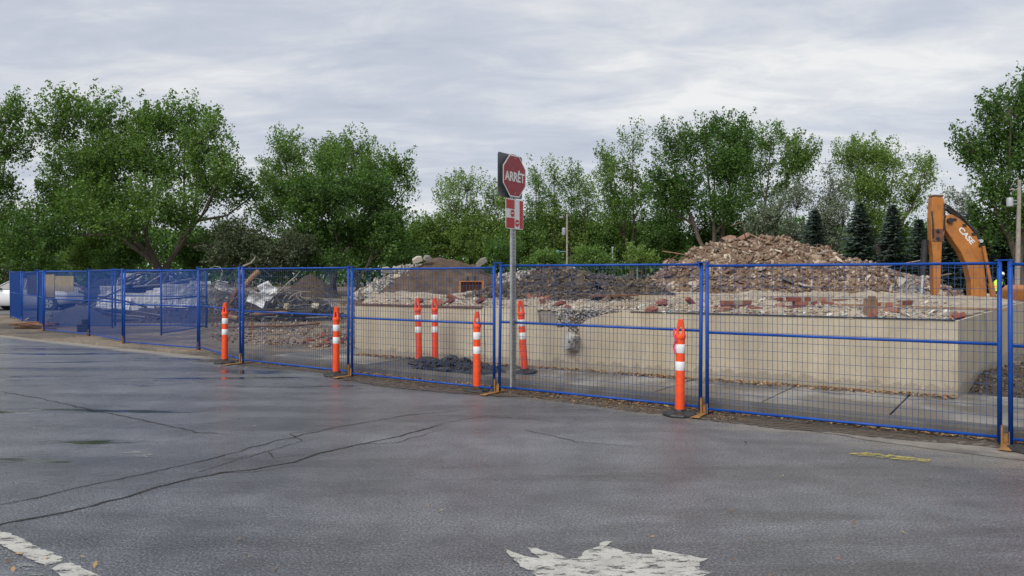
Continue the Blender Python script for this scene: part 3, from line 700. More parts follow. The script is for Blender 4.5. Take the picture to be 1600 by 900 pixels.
# shorter side wall turning away at the corner
sdv = (C - B).normalized(); sn = Vector((sdv.y, -sdv.x)); mb = MB()
q = [B, C, C + sn*0.03, B + sn*0.03 + wn_*0.0]
mb.prism([(B.x, B.y), (C.x, C.y), (C.x + sn.x*.03, C.y + sn.y*.03), (B.x + sn.x*.03, B.y + sn.y*.03)], -0.02, TOPZ - 0.002, axis='Z')
mb.build('side_wall', M['wall'], fnd)
# a cut steel edge strip along the wall head
mb = MB(); a_ = WP(0.0, TOPZ + .006, 0.006); b__ = WP(nn[0][0], TOPZ + .006, 0.006); mb.bar(a_, b__, 0.02, 0.012); mb.build('edge_strip', M['dark_metal'], fnd)
mb = MB(); mb.bar(WP(cr1 + .05, TOPZ + .012, 0.0), WP(WL, TOPZ + .012, 0.0), 0.05, 0.03); mb.build('edge_strip', M['rust'], fnd)
# rough broken concrete in the bite and the lump that still hangs from it
bm_, bz_ = wall_px(886, 497)
P, S = [], []
nlow = sorted((m_, z) for m_, z in notch)
def notch_z(m_): return float(np.interp(m_, [a for a, _ in nlow], [b for _, b in nlow]))
mA, mB = wall_px(985, 490)[0], wall_px(868, 490)[0]
for _ in range(900):
    m_ = min(mA, mB) + abs(mB - mA)*rng.random()**.6; z0 = notch_z(m_)
    if z0 > TOPZ - .01: continue
    P.append(WP(m_, z0 + .01 + (TOPZ - z0)*rng.random(), -TH + rng.uniform(-.01, .03))); S.append(rng.uniform(.02, .07)*(1.5 if m_ > mB - .35 else 1))
tag(link('broken_concrete', scatter_mesh('broken_concrete', P, S, M['rubble_gs']), None, fnd), kind='stuff')
hm, hz = wall_px(899, 533)
hl = tag(empty('hanging_concrete_lump', WP(hm, hz, .08)), 'grey lump of concrete hanging on bent steel below the broken wall edge', 'concrete lump')
o = link('lump', rock_mesh(77, (.26, .2, .32), M['pale_core'], 26, 'lump'), None, hl); o.rotation_euler = (0.3, 0.2, 0.4)
P = [(rng.gauss(0,.07), rng.gauss(0,.05)-.06, rng.gauss(0,.09)) for _ in range(22)]
tag(link('aggregate', scatter_mesh('aggregate', P, [rng.uniform(.03,.08) for _ in P], M['rubble_gs']), None, hl), kind='stuff')
for dx_ in (-.05, .04):
    mb = MB(); mb.tube([(dx_, .02, .1), (dx_*1.5, -.02, .2), (dx_*.5, .03, .3), (dx_, .06, .42)], .008, 6); mb.build('bent_rod', M['rust'], hl, True)

# rubble strewn on the foundation
def inside(x, y, poly):
    c = False; n = len(poly)
    for i in range(n):
        a, b = poly[i], poly[(i+1) % n]
        if (a.y > y) != (b.y > y) and x < (b.x-a.x)*(y-a.y)/(b.y-a.y) + a.x: c = not c
    return c
def edge_d(x, y):
    return (Vector((x, y)) - B).dot(-wn_)
lay = tag(empty('rubble_layer', (0, 0, TOPZ)), 'pale layer of broken tile, plaster and brick lying on top of the foundation', 'rubble')
V, Fs, idx = [], [], {}
GX = [(-3.4 + i*0.14) for i in range(110)]; GY = [9.3 + j*0.14 for j in range(90)]
for j, y in enumerate(GY):
    for i, x in enumerate(GX):
        if inside(x, y, core):
            e_ = min(1, max(0, edge_d(x, y)*1.6)); es = min(1, max(0, (Vector((x, y)) - B).dot(-sn)*1.2))
            idx[(i, j)] = len(V); V.append((x, y, -0.025 + min(e_, es)*(0.09 + 0.10*fbm(x, y, 0.8, 2) + 0.06*fbm(x, y, 2.5, 5))))
for (i, j) in idx:
    q = [(i, j), (i+1, j), (i+1, j+1), (i, j+1)]
    if all(k in idx for k in q): Fs.append([idx[k] for k in q])
me = bpy.data.meshes.new('dust_bed'); me.from_pydata(V, [], Fs); me.materials.append(M['light_dust']); link('dust_bed', me, None, lay)
def lay_h(x, y):
    e_ = min(1, max(0, edge_d(x, y)*1.6)); es = min(1, max(0, (Vector((x, y)) - B).dot(-sn)*1.2))
    return -0.025 + min(e_, es)*(0.09 + 0.10*fbm(x, y, 0.8, 2) + 0.06*fbm(x, y, 2.5, 5))
def on_layer(r, front=2.0):
    while True:
        m_ = r.uniform(0, WL); dd = 0.06 + abs(r.expovariate(1/front))
        p = B + wd*m_ - wn_*dd
        if inside(p.x, p.y, core) and p.x < 10.5: return p.x, p.y
r = random.Random(31)
P, S = [], []
for _ in range(15000):
    x, y = on_layer(r, 3.2); s = 0.016 + 0.055*r.random()**2; P.append((x, y, lay_h(x, y) + s*.15)); S.append(s)
tag(link('small_shards', scatter_mesh('small_shards', P, S, M['tile_s'], _tile_rocks, .5), None, lay), kind='stuff')
for _ in range(230):
    x, y = on_layer(r, 1.6); s = 0.06 + 0.10*r.random()**2
    link('shard', r.choice(RK['tile']), None, lay, (x, y, lay_h(x, y) + s*.1), (r.gauss(0,.35), r.gauss(0,.35), r.uniform(0, 6.3)), (s, s, s*.8))
for _ in range(46):
    m_ = r.gauss(3.0, 2.2) if r.random() < .7 else r.uniform(7, WL)
    p = B + wd*m_ - wn_*(0.1 + r.expovariate(1/1.8))
    if not inside(p.x, p.y, core): continue
    link('brick', r.choice(BRICKS), None, lay, (p.x, p.y, lay_h(p.x, p.y) + r.uniform(.02, .06)), (r.gauss(0,.4), r.gauss(0,.4), r.uniform(0, 6.3)))
# bigger pieces on the layer, each a thing
def at_layer(u, v):
    for k in range(400):
        Y = 9 + k*0.05; x = X_(u, Y)
        if Z_(v, Y) <= TOPZ + 0.06 and inside(x, Y, core): return x, Y
    return X_(u, 15), 15
def masonry(u, v, size, rz, label):
    x, y = at_layer(u, v); t = tag(empty('brick_masonry_lump', (x, y, TOPZ + lay_h(x, y)), rz), label, 'masonry')
    nx, nz = max(1, int(size[0]/.21)), max(1, int(size[1]/.07))
    for j in range(nz):
        for i in range(nx):
            if rng.random() < .18 and j == nz-1: continue
            link('brick', BRICKS[0] if i % 2 else BRICKS[1], None, t, ((i - nx/2 + .5*(j % 2))*.21, rng.uniform(-.01,.01), .03 + j*.068), (rng.gauss(0,.04), rng.gauss(0,.06), rng.gauss(0,.05)))
    mb_ = MB(); mb_.box((0, .005, nz*.034), (nx*.2, .08, nz*.066)); mb_.build('mortar', M['light_dust'], t)
masonry(1270, 482, (.65, .22), .1, 'low lump of red brickwork lying behind the longest pale wall stretch')
masonry(1376, 484, (.55, .2), -.2, 'red brick lump beside the small upright stub of timber')
masonry(1150, 480, (.65, .14), .5, 'flat slab of dark red brickwork on the foundation')
masonry(1415, 480, (.4, .14), .3, 'short row of red bricks near the excavator stick')
def plank(u, v, L, rz, label, w=.09, h=.035, mat='wood'):
    x, y = at_layer(u, v); mb_ = MB(); mb_.box((0, 0, 0), (L, w, h)); mb_.box((L*.31, .004, h*.52), (L*.3, w*.6, h*.08))
    o = mb_.build('plank', M[mat], None, bevel=.004, loc=(x, y, TOPZ + lay_h(x, y) + .06), rot=(rng.uniform(-.1,.1), rng.uniform(-.03,.03), rz)); return tag(o, label, 'plank')
plank(1440, 482, 2.3, -.45, 'long tan plank on the rubble near the foundation corner')
plank(1230, 470, 2.6, -.3, 'thin reddish board on the rubble below the tall tan heap', mat='rust')
plank(1040, 470, 1.7, -.6, 'pale squared timber beside the dark soil heap', .12, .1, 'light_dust')
plank(960, 470, 1.0, .2, 'short red-brown board at the foot of the dark soil heap', mat='rust')
x, y = at_layer(1360, 489); mb = MB(); mb.box((0, 0, .11), (.13, .12, .26), .3); mb.box((.02, .0, .25), (.07, .08, .04), .3); tag(mb.build('timber_stub', M['wood'], loc=(x, y, TOPZ + .02), bevel=.006), 'small upright stub of brown timber on the rubble', 'timber')

# ------------------------------------------------------------------ heaps
def interp(tab):
    xs = [a for a, _ in tab]; ys = [b for _, b in tab]
    return lambda x: float(np.interp(x, xs, ys))
pr1 = interp([(-5.6, -.3), (-4.8, .5), (-3.9, 1.35), (-3.1, 2.0), (-2.36, 2.5), (-1.2, 2.82), (0, 2.93), (1.1, 2.82), (2.25, 2.5), (2.9, 2.2), (4.4, 1.8), (5.6, 1.5), (6.6, 1.0), (7.5, -.3)])
def h1(x, y):
    q = abs(y) / (4.6 if y < 0 else 5.0); return pr1(x) * max(-.3, 1 - q**1.35) - (0.1 if q > .9 else 0)
heap('rubble_heap', 'tall heap of tan and brown demolition rubble in front of the spruces', 'rubble heap', (8.65, 26.0, GROUND_Z), h1, (-5.6, 7.5, -4.7, 5), M['tan_soil'], lambda x, y, r: 'rubble_l' if (y > -2.2 or r.random() < .35) else 'rubble_d', M['rubble_s'], 300, (.2, .6), 9500, (.06, .24), 3, .2, 120, .25, lambda x, y, h, r: y < 1.5)
hp1 = bpy.data.objects['rubble_heap']; r = random.Random(77)
for k in range(34):
    x, y = r.uniform(-4.2, 5.6), r.uniform(-3.8, -.2); z = h1(x, y)
    if z < .6: continue
    mb = MB(); L = r.uniform(.5, 1.5); a = r.uniform(0, 6.3); e_ = r.uniform(-.15, .5)
    if k % 3: mb.bar((0, 0, 0), (L*math.cos(a), L*math.sin(a), L*e_), r.uniform(.05, .12), .03); mb.build('splintered_board', M['wood' if k % 2 else 'pole_wood'], hp1, loc=(x, y, z + .06))
    else: mb.tube([(0, 0, -.1), (L*.3*math.cos(a), L*.3*math.sin(a), L*.35), (L*.6*math.cos(a + .3), L*.6*math.sin(a + .3), L*.5), (L*.8*math.cos(a), L*.8*math.sin(a), L*.4)], .016, 5); mb.build('bent_rod', M['rust'], hp1, True, loc=(x, y, z))
pr3 = interp([(-6.0, -.3), (-5.4, .4), (-4.3, 1.2), (-3.0, 1.9), (-1.6, 2.35), (-.4, 2.72), (0.5, 2.55), (1.8, 2.15), (2.8, 1.7), (3.6, 1.65), (4.6, 1.9), (5.6, 1.75), (6.6, 1.2), (7.6, .5), (8.4, -.3)])
def h3(x, y):
    q = abs(y) / 4.2; return pr3(x) * max(-.3, 1 - q**1.3) - (0.1 if q > .9 else 0)
heap('soil_heap', 'brown soil heap with pale broken concrete slabs on its flanks', 'soil heap', (-4.0, 45.0, GROUND_Z), h3, (-6, 8.4, -4.3, 4.3), M['brown_soil'], lambda x, y, r: 'rubble_g', M['rubble_gs'], 240, (.25, .85), 3800, (.08, .3), 5, .18, 110, .25, lambda x, y, h, r: y < 1.2 and (x < -1.5 + .65*y or x > 3.4 + .25*y or r.random() < .012))
def h2(x, y):
    q = (x/2.6)**2 + (y/2.2)**2; return .72*max(-.5, 1 - q**.75) + .10*fbm(x, y, 1.2, 8)*(1 if q < 1 else 0)
heap('dark_soil_heap', 'low lumpy heap of dark soil sitting on the foundation beside the sign post', 'soil heap', (1.35, 16.9, TOPZ - .02), h2, (-2.7, 2.7, -2.3, 2.3), M['dark_soil'], lambda x, y, r: 'clod', M['clod_s'], 150, (.12, .36), 6500, (.03, .13), 9, .14, 90, .03)
def h4(x, y):
    q = (x/2.2)**2 + (y/2.0)**2; return 1.75*max(-.3, 1 - q**.62)
heap('gravel_heap', 'small dark gravel cone behind the scrap metal', 'gravel heap', (-14.6, 54, GROUND_Z), h4, (-2.3, 2.3, -2.1, 2.1), M['dark_soil'], lambda x, y, r: 'clod', M['clod_s'], 30, (.1, .25), 1500, (.03, .1), 12, .08, 60, .05)
def h5(x, y):
    q = (x/1.6)**2 + (y/1.4)**2; return 1.5*max(-.3, 1 - q**.6)
heap('concrete_block_heap', 'pile of pale concrete blocks between the excavator stick and its boom', 'concrete heap', (12.6, 23.6, GROUND_Z), h5, (-1.7, 1.7, -1.5, 1.5), M['core'], lambda x, y, r: 'rubble_g', M['rubble_gs'], 70, (.25, .6), 600, (.05, .15), 14, .1, 50, .1)
def h6(x, y):
    q = (x/1.0)**2 + (y/.46)**2; return .27*max(-.5, 1 - q**.8) - .22*math.exp(-((x-.12)**2/.16 + (y+.08)**2/.05))
pc = gp(690, 588, .12)
hp = heap('broken_asphalt_heap', 'black broken asphalt and wet earth dug up beside the two traffic posts', 'asphalt heap', (ST(7.5, .84)[0], ST(7.5, .84)[1], SLAB_Z - .05), h6, (-1.02, 1.02, -.48, .48), M['asphalt_lump'], lambda x, y, r: 'asphalt_lump', M['asphalt_lump'], 90, (.09, .3), 700, (.02, .08), 15, .05, 60, .02)
hp.rotation_euler.z = -.6
# loose pale slabs standing proud on the soil heap
for (u, v, L, rz, ry, lab) in ((652, 403, .6, .2, -.4, 'pale slab tilted on the crest of the soil heap'), (668, 401, .45, .4, .2, 'white block on top of the soil heap'), (752, 407, .75, -.1, -.65, 'tan slab sticking up at the right foot of the soil crest'), (604, 419, .6, .3, .1, 'pale slab near the left foot of the soil heap')):
    x = X_(u, 44); mb = MB(); mb.prism([(-L/2, -.12), (L/2*.9, -.16), (L/2, .1), (L*.1, .2), (-L/2*.85, .13)], -.2, .2)
    o = mb.build('concrete_slab', M['rubble_g'], bevel=.02, loc=(x, 44, Z_(v, 44) - .12), rot=(.2, ry, rz)); tag(o, lab, 'concrete slab')
# loose debris on the open ground between scrap and wall
P, S = [], []
for _ in range(5200):
    u = rng.uniform(330, 600); v = 474 + 80*rng.random()**1.3; Y = F_PX*(CAM_H - GROUND_Z)/(v - HORIZON); x = X_(u, Y)
    if to_st(x, Y)[1] < 2.3 or (x > -3.2 and Y > 14.4): continue
    s = .02 + .12*rng.random()**3; P.append((x, Y, GROUND_Z + s*.15)); S.append(s)
tag(tag(link('ground_debris', scatter_mesh('ground_debris', P, S, M['rubble_s'])), 'scattered small stones and brick crumbs on the bare site ground', 'debris'), kind='stuff')
for k in range(12):
    u = rng.gauss(512, 20); v = rng.gauss(532, 6); Y = F_PX*(CAM_H - GROUND_Z)/(v - HORIZON); x = X_(u, Y)
    if x > -3.2: continue
    o = link('loose_brick', BRICKS[k % 5], None, None, (x, Y, GROUND_Z + .03), (0, rng.gauss(0,.3), rng.uniform(0, 6.3)))
    tag(o, 'loose red brick on the ground by the end of the foundation wall', 'brick', 'bricks by the wall end')
# dark soil bank at the foot of the side wall
def h7(x, y):
    q = (x/1.0)**2 + (y/2.2)**2; return .34*max(-.5, 1 - q**.7)
hp = heap('earth_bank', 'dark earth bank with twigs against the short side wall', 'earth bank', (7.5, 10.75, GROUND_Z), h7, (-1.1, 1.1, -2.3, 2.3), M['dark_soil'], lambda x, y, r: 'clod', M['clod_s'], 60, (.08, .2), 1800, (.02, .08), 18, .06, 60, .02)
hp.rotation_euler.z = -.68

# leaf litter along the kerb and at the wall foot, a few leaves on the road
def leaves(name, pts, size, label):
    n = len(pts); C_ = np.array(pts); Rm = rot_mats(n, .35); sz = np.array(size)
    base = np.array([(-.5,-.14,0),(0.1,-.22,.04),(.5,0,0),(0,.22,.05)])
    V = np.einsum('nij,kj->nki', Rm, base)*sz[:, None, None] + C_[:, None, :]
    return tag(tag(link(name, quads_mesh(name, V, M['litter'])), label, 'leaves'), kind='stuff')
P, S = [], []
for _ in range(6500):
    s = rng.uniform(-3, 12.5); dens = .5 + .9*mnoise.noise(Vector((s*1.3, 0, 2)))
    if rng.random() > dens: continue
    P.append(ST(s, KERB_T - abs(rng.gauss(0, .07)) - .01, .02)); S.append(rng.uniform(.025, .075))
for _ in range(3600):
    s = rng.uniform(2.5, 9.5); P.append(ST(s, KERB_T - .05 - abs(rng.gauss(0, .3)) , .012)); S.append(rng.uniform(.012, .04))
leaves('kerb_leaf_litter', P, S, 'brown fallen leaves gathered along the kerb below the fence')
P, S = [], []
for _ in range(5200):
    m_ = rng.uniform(0, WL); 
    if rng.random() > .45 + .9*mnoise.noise(Vector((m_*1.1, 4, 2))): continue
    p = WP(m_, SLAB_Z + .015, abs(rng.gauss(0, .13)) + .02); P.append(p); S.append(rng.uniform(.025, .085))
leaves('wall_leaf_litter', P, S, 'orange-brown leaves and bark swept against the foot of the foundation wall')
P, S = [], []
for _ in range(60):
    u = rng.uniform(0, 1600); v = rng.uniform(600, 905); x, y = gp(u, v)
    if to_st(x, y)[1] > 0: continue
    P.append((x, y, .012)); S.append(rng.uniform(.015, .045))
for (u, v) in ((12, 880), (20, 893), (30, 868), (128, 873), (148, 886), (690, 800), (775, 635), (1142, 801), (1165, 693)):
    x, y = gp(u, v); P.append((x, y, .014)); S.append(.055)
leaves('road_leaf_litter', P, S, 'few yellowed leaves lying on the wet asphalt')
# ------------------------------------------------------------------ blue temporary fence
FH = 1.80
PW = 2.90
def panel_meshes(W, pitch=.054, hp=.104, wm='wire_grey'):
    p = 0.032; d = {}
    b = MB(); b.tube([(0, 0, .02), (0, 0, FH)], .022, 10); d['post'] = b.mesh('post', [M['blue']], True)
    b = MB(); b.tube([(p/2, 0, 0), (W - p/2, 0, 0)], p/2, 8); d['rail'] = b.mesh('rail', [M['blue']], True)
    b = MB(); w = .0040
    n = int(round(W/pitch))
    for i in range(1, n):
        x = W*i/n; b.box((x, 0.004, (.08 + FH - .03)/2), (w, w, FH - .11))
    z = .17
    while z < FH - .05:
        b.box((W/2, -.0015, z), (W - .02, w, w)); z += hp
    d['wire'] = b.mesh('wire_mesh', [M[wm]], fix=False)
    b = MB(); b.box((0, 0, 0), (.15, .045, .012)); b.box((-.05, 0, -.03), (.012, .05, .06)); b.box((.05, 0, -.03), (.012, .05, .06)); d['clip'] = b.mesh('coupler', [M['blue']])
    return d
_pm = {}
FENCE_G = 'blue panels of the temporary fence'
def fence_panel(p0, p1, label, clip=True, z0=0.0, tilt=0.0, fine=False):
    p0, p1 = Vector(p0), Vector(p1); d = p1 - p0; L = d.length; gap = .045
    W = round(L - 2*gap, 2)
    if (W, fine) not in _pm: _pm[(W, fine)] = panel_meshes(W, .036, .072, 'wire') if fine else panel_meshes(W)
    pm = _pm[(W, fine)]; u = d.normalized(); a = p0 + u*gap
    t = tag(empty('mesh_fence', (a.x, a.y, z0 + rng.uniform(-.008, .02)), rot=(tilt + rng.uniform(-.012, .012), rng.uniform(-.004, .004), math.atan2(d.y, d.x))), label, 'fence panel', FENCE_G)
    link('post', pm['post'], None, t); link('post', pm['post'], None, t, (W, 0, 0))
    link('top_rail', pm['rail'], None, t, (0, 0, FH - .03)); link('middle_rail', pm['rail'], None, t, (0, 0, .98)); link('bottom_rail', pm['rail'], None, t, (0, 0, .075))
    tag(link('wire_mesh', pm['wire'], None, t), kind='stuff')
    if clip: link('coupler', pm['clip'], None, t, (W + gap, 0, FH + .012))
    return t
FT = [(4.80, 7.25), (2.28, 8.85), (-.215, 10.46), (-2.646, 12.17), (-5.055, 13.91), (-6.84, 16.28), (-9.36, 17.93), (-11.40, 20.08), (-13.78, 21.9), (-15.48, 24.33), (-17.46, 26.55), (-19.42, 28.85)]
LAB = ['blue mesh fence panel in front of the sharp corner of the foundation wall',
       'blue mesh fence panel between the stop sign post and the traffic post by the kerb',
       'blue mesh fence panel in front of the dug-up black asphalt',
       'blue mesh fence panel at the bare tan ground, left of the wall end',
       'blue mesh fence panel turned inward beside the traffic post at the driveway',
       'blue mesh fence panel in front of the crushed white car wreck',
       'blue mesh fence panel with the grey tarp mound behind it',
       'blue mesh fence panel carrying two plywood boards',
       'blue mesh fence panel seen nearly edge-on at the bend of the kerb',
       'blue mesh fence panel carrying one plywood board near the parked car',
       'blue mesh fence panel at the far end, over the parked white car']
for i in range(len(FT) - 1): fence_panel(FT[i], FT[i+1], LAB[i], tilt=(.012 if i % 2 else -.008), fine=i >= 5)
p = Vector(FT[0]) - D_*2.97
fence_panel((p.x, p.y), FT[0], 'blue mesh fence panel running on past the short side wall', True)
# second line of fence across the yard
F2 = [(-9.28, 22.7), (-12.30, 23.0), (-15.25, 23.9)]
for i in range(2): fence_panel(F2[i], F2[i+1], ['blue mesh fence panel standing inside the yard behind the wreck-side panel', 'blue mesh fence panel inside the yard behind the plywood boards'][i], z0=GROUND_Z, fine=True)
F3 = [(-9.28, 22.7), (-9.36, 17.93 + 1.9)]
fence_panel(F3[0], F3[1], 'blue mesh fence panel set back from the street line, square to it', z0=GROUND_Z, fine=True)

def make_foot():
    t = empty('fence_stand')
    b = MB(); b.box((0, -.05, .008), (.075, .5, .012)); b.box((0, -.28, .006), (.1, .06, .01)); b.build('base_bar', M['foot'], t, bevel=.003)
    b = MB(); b.box((-.03, 0, .1), (.026, .04, .18)); b.box((.04, 0, .07), (.024, .04, .12)); b.box((0, .012, .06), (.1, .01, .09)); b.build('sleeve', M['foot'], t, bevel=.003)
    return t
foot0 = make_foot()
FOOTL = ['rusty yellow fence foot beside the black rubber disc at the corner', 'rusty yellow fence foot beside the traffic post that carries a tape strip', 'rusty yellow fence foot at the stop sign post', 'rusty yellow fence foot at the left end of the wall', 'rusty yellow fence foot at the driveway edge', 'yellow fence foot right of the wreck panel', 'orange fence foot left of the wreck panel', 'orange fence foot beside the grey tarp mound', 'brown fence foot at the stack of rusty sticks', 'small fence foot at the bend of the kerb', 'small fence foot near the parked white car', 'small fence foot at the far end of the fence']
for i, p in enumerate(FT):
    o = foot0 if i == 0 else copy_tree(foot0)
    a = FT[max(i-1, 0)]; b = FT[min(i+1, len(FT)-1)]
    o.location = (p[0], p[1], 0.012); o.rotation_euler.z = math.atan2(a[1]-b[1], a[0]-b[0]) + rng.uniform(-.12, .12)
    tag(o, FOOTL[i], 'fence foot', 'feet of the temporary fence')

def on_fence(k, f0, f1, z0, z1, label, off=.03):
    a, b = Vector(FT[k]), Vector(FT[k+1]); p0 = a.lerp(b, f0); p1 = a.lerp(b, f1); d = (p1 - p0); nrm = Vector((-d.y, d.x)).normalized()
    if nrm.y < 0: nrm = -nrm
    c = (p0 + p1)/2 + nrm*off; mb_ = MB()
    mb_.box((0, 0, 0), (d.length, .012, z1 - z0)); 
    for q in (-.4, .4): mb_.box((d.length*q, -.012, 0), (.03, .012, (z1-z0)*.96))
    o = mb_.build('plywood_board', M['board'], loc=(c.x, c.y, (z0+z1)/2), rot=(0, 0, math.atan2(d.y, d.x))); return tag(o, label, 'board')
on_fence(7, .34, .74, 1.20, 1.64, 'wide brown plywood board tied to the fence behind the parked car tail')
on_fence(7, .76, .97, 1.02, 1.68, 'narrow upright plywood board tied next to the wide one')
on_fence(9, .12, .72, .95, 1.66, 'grey-brown board on the fence over the car window')

# ------------------------------------------------------------------ orange traffic posts
def make_delineator():
    t = empty('traffic_post')
    b = MB(); b.lathe([(.20, 0), (.205, .012), (.195, .03), (.12, .042), (.075, .055), (.07, .075)], 8); b.build('rubber_base', M['rubber'], t, bevel=.004)
    b = MB(); b.lathe([(.056, .05), (.056, .25), (.0545, .26), (.0545, .60), (.0535, .61), (.0525, .905), (.060, .91), (.062, .945), (.058, .955), (.040, .962)], 24); b.build('tube', M['orange'], t, True)
    for z in (.585, .79):
        b = MB(); b.lathe([(.0555, z - .052), (.0565, z - .05), (.0565, z + .05), (.0555, z + .052)], 24); b.build('reflective_band', M['band'], t, True)
    b = MB()
    for s in (-1, 1): b.prism([(s*.052, .955), (s*.020, .955), (s*.014, 1.05), (s*.041, 1.055)], -.024, .024)
    b.prism([(-.042, 1.045), (.042, 1.045), (.031, 1.12), (.022, 1.138), (-.022, 1.138), (-.031, 1.12)], -.026, .026)
    b.build('handle', M['orange'], t, bevel=.004)
    return t
del0 = make_delineator()
DL = [(351, 570, 0, (.0, .012), 'orange traffic post at the driveway edge, on the white paint line'),
      (525, 590, 0, (.01, .015), 'orange traffic post in front of the bare ground at the wall end'),
      (745, 614, 0, (0, .004), 'orange traffic post in front of the black dug-up asphalt'),
      (1062, 652, 0, (0, .010), 'orange traffic post with a strip of tape hanging from its handle'),
      (655, 571, SLAB_Z, (0, -.03), 'orange traffic post behind the fence, leaning over the asphalt heap'),
      (680, 570, SLAB_Z, (0, -.012), 'upright orange traffic post behind the fence, close to the wall'),
      (820, 586, SLAB_Z, (0, -.065), 'orange traffic post leaning beside the stop sign pole'),
      (1612, 709, 0, (0, 0), 'orange traffic post on a black rubber disc beyond the corner panel')]
for i, (u, v, z, tl, lab) in enumerate(DL):
    o = del0 if i == 0 else copy_tree(del0)
    x, y = gp(u, v - 3, z); o.location = (x, y, z + .003); o.rotation_euler = (tl[0], tl[1], rng.uniform(-.5, .5)); tag(o, lab, 'traffic post', 'orange traffic posts')
x, y = gp(1062, 649); t = MB()
pts = [(0, 0, 0), (-.01, -.02, -.06), (.015, -.03, -.13), (-.012, -.02, -.2), (.004, -.03, -.28)]
for a, b in zip(pts[:-1], pts[1:]): t.add([(a[0]-.012, a[1], a[2]), (a[0]+.012, a[1]+.004, a[2]), (b[0]+.012, b[1]+.004, b[2]), (b[0]-.012, b[1], b[2]), (a[0]-.012, a[1]+.002, a[2]), (a[0]+.012, a[1]+.006, a[2]), (b[0]+.012, b[1]+.006, b[2]), (b[0]-.012, b[1]+.002, b[2])], [(0,1,2,3),(7,6,5,4)])
tag(t.build('tape_strip', M['pink'], loc=(x - .068, y - .02, 1.02)), 'twisted pink and black tape strip hanging on the traffic post', 'tape')
x, y = ST(-.36, .0)[:2]; t = MB(); t.tube([(0, 0, 0), (.02, -.02, -.08), (-.02, -.02, -.15), (-.06, -.03, -.24)], [.02, .016, .02, .005], 6)
tag(t.build('ribbon', M['pink'], loc=(x + .12, y, .93)), 'pink ribbon knotted to the middle rail past the corner', 'ribbon')

# ------------------------------------------------------------------ stop sign
def text_mesh(txt, w, h, depth, mat, name='lettering'):
    cu = bpy.data.curves.new(name, 'FONT'); cu.body = txt; cu.align_x = 'CENTER'; cu.align_y = 'CENTER'; cu.extrude = .001; cu.offset = 0.028
    ob = bpy.data.objects.new(name, cu); col.objects.link(ob)
    dg = bpy.context.evaluated_depsgraph_get(); me = bpy.data.meshes.new_from_object(ob.evaluated_get(dg)); bpy.data.objects.remove(ob); bpy.data.curves.remove(cu)
    xs = [v.co.x for v in me.vertices]; ys = [v.co.y for v in me.vertices]; cx, cy = (min(xs)+max(xs))/2, (min(ys)+max(ys))/2
    sx, sy = w/(max(xs)-min(xs)), h/(max(ys)-min(ys))
    for v in me.vertices:
        x, y, z = v.co; v.co = ((x-cx)*sx, -depth - (z+.001)*1.0, (y-cy)*sy)
    me.materials.clear(); me.materials.append(mat); me.name = name
    return me
sx_, sy_ = gp(803, 604, SLAB_Z)
ang = math.atan2(.84, .54)
sg = tag(empty('stop_sign', (sx_, sy_, SLAB_Z), ang), 'tall galvanised post with a red octagonal stop plate and a red and white tab', 'road sign')
mb = MB()
mb.box((0, .026, 1.6), (.008, .046, 3.2)); mb.box((-.028, .004, 1.6), (.05, .006, 3.2)); mb.box((.028, .004, 1.6), (.05, .006, 3.2))
mb.box((-.052, .016, 1.6), (.006, .028, 3.2)); mb.box((.052, .016, 1.6), (.006, .028, 3.2))
mb.build('post', M['galv'], sg, rot=(0, 0, 0))
mb = MB()
for k in range(60): mb.box((0.0, -.0005, .1 + k*.05), (.012, .004, .022))
mb.build('bolt_holes', M['dark_metal'], sg)['kind'] = 'stuff'
def octo(r): return [(r*math.cos(R(22.5 + 45*k)), r*math.sin(R(22.5 + 45*k))) for k in range(8)]
zc = 2.90
mb = MB(); mb.prism([(a, b + zc) for a, b in octo(.312)], -.012, -.009); pl = mb.build('stop_plate', M['sign_white'], sg)
mb = MB(); mb.prism([(a, b + zc) for a, b in octo(.292)], -.0145, -.0122); mb.build('red_field', M['sign_red'], pl)
o = link('lettering', text_mesh('ARRÊT', .50, .165, .0148, M['sign_white']), None, pl, (0, 0, zc + .005))
mb = MB()
for zz in (-.24, .24): mb.lathe([(.009, 0), (.009, .004), (.004, .006)], 8)
bo = MB()
for zz in (-.235, .235): bo.box((0, -.017, zc + zz), (.016, .006, .016))
bo.build('bolt', M['galv'], pl)
mb = MB(); rr = .04; w, h = .31, .30
pts = []
for cx, cz, a0 in ((w-rr, h-rr, 0), (-w+rr, h-rr, 90), (-w+rr, -h+rr, 180), (w-rr, -h+rr, 270)):
    for k in range(5): a = R(a0 + k*22.5); pts.append((cx + rr*math.cos(a), cz + rr*math.sin(a)))
mb.prism([(a, b + zc + .005) for a, b in pts], .060, .064); mb.build('rear_plate', M['sign_back'], sg)
mb = MB(); mb.box((0, .055, zc), (.1, .012, .04)); mb.build('bracket', M['galv'], sg)
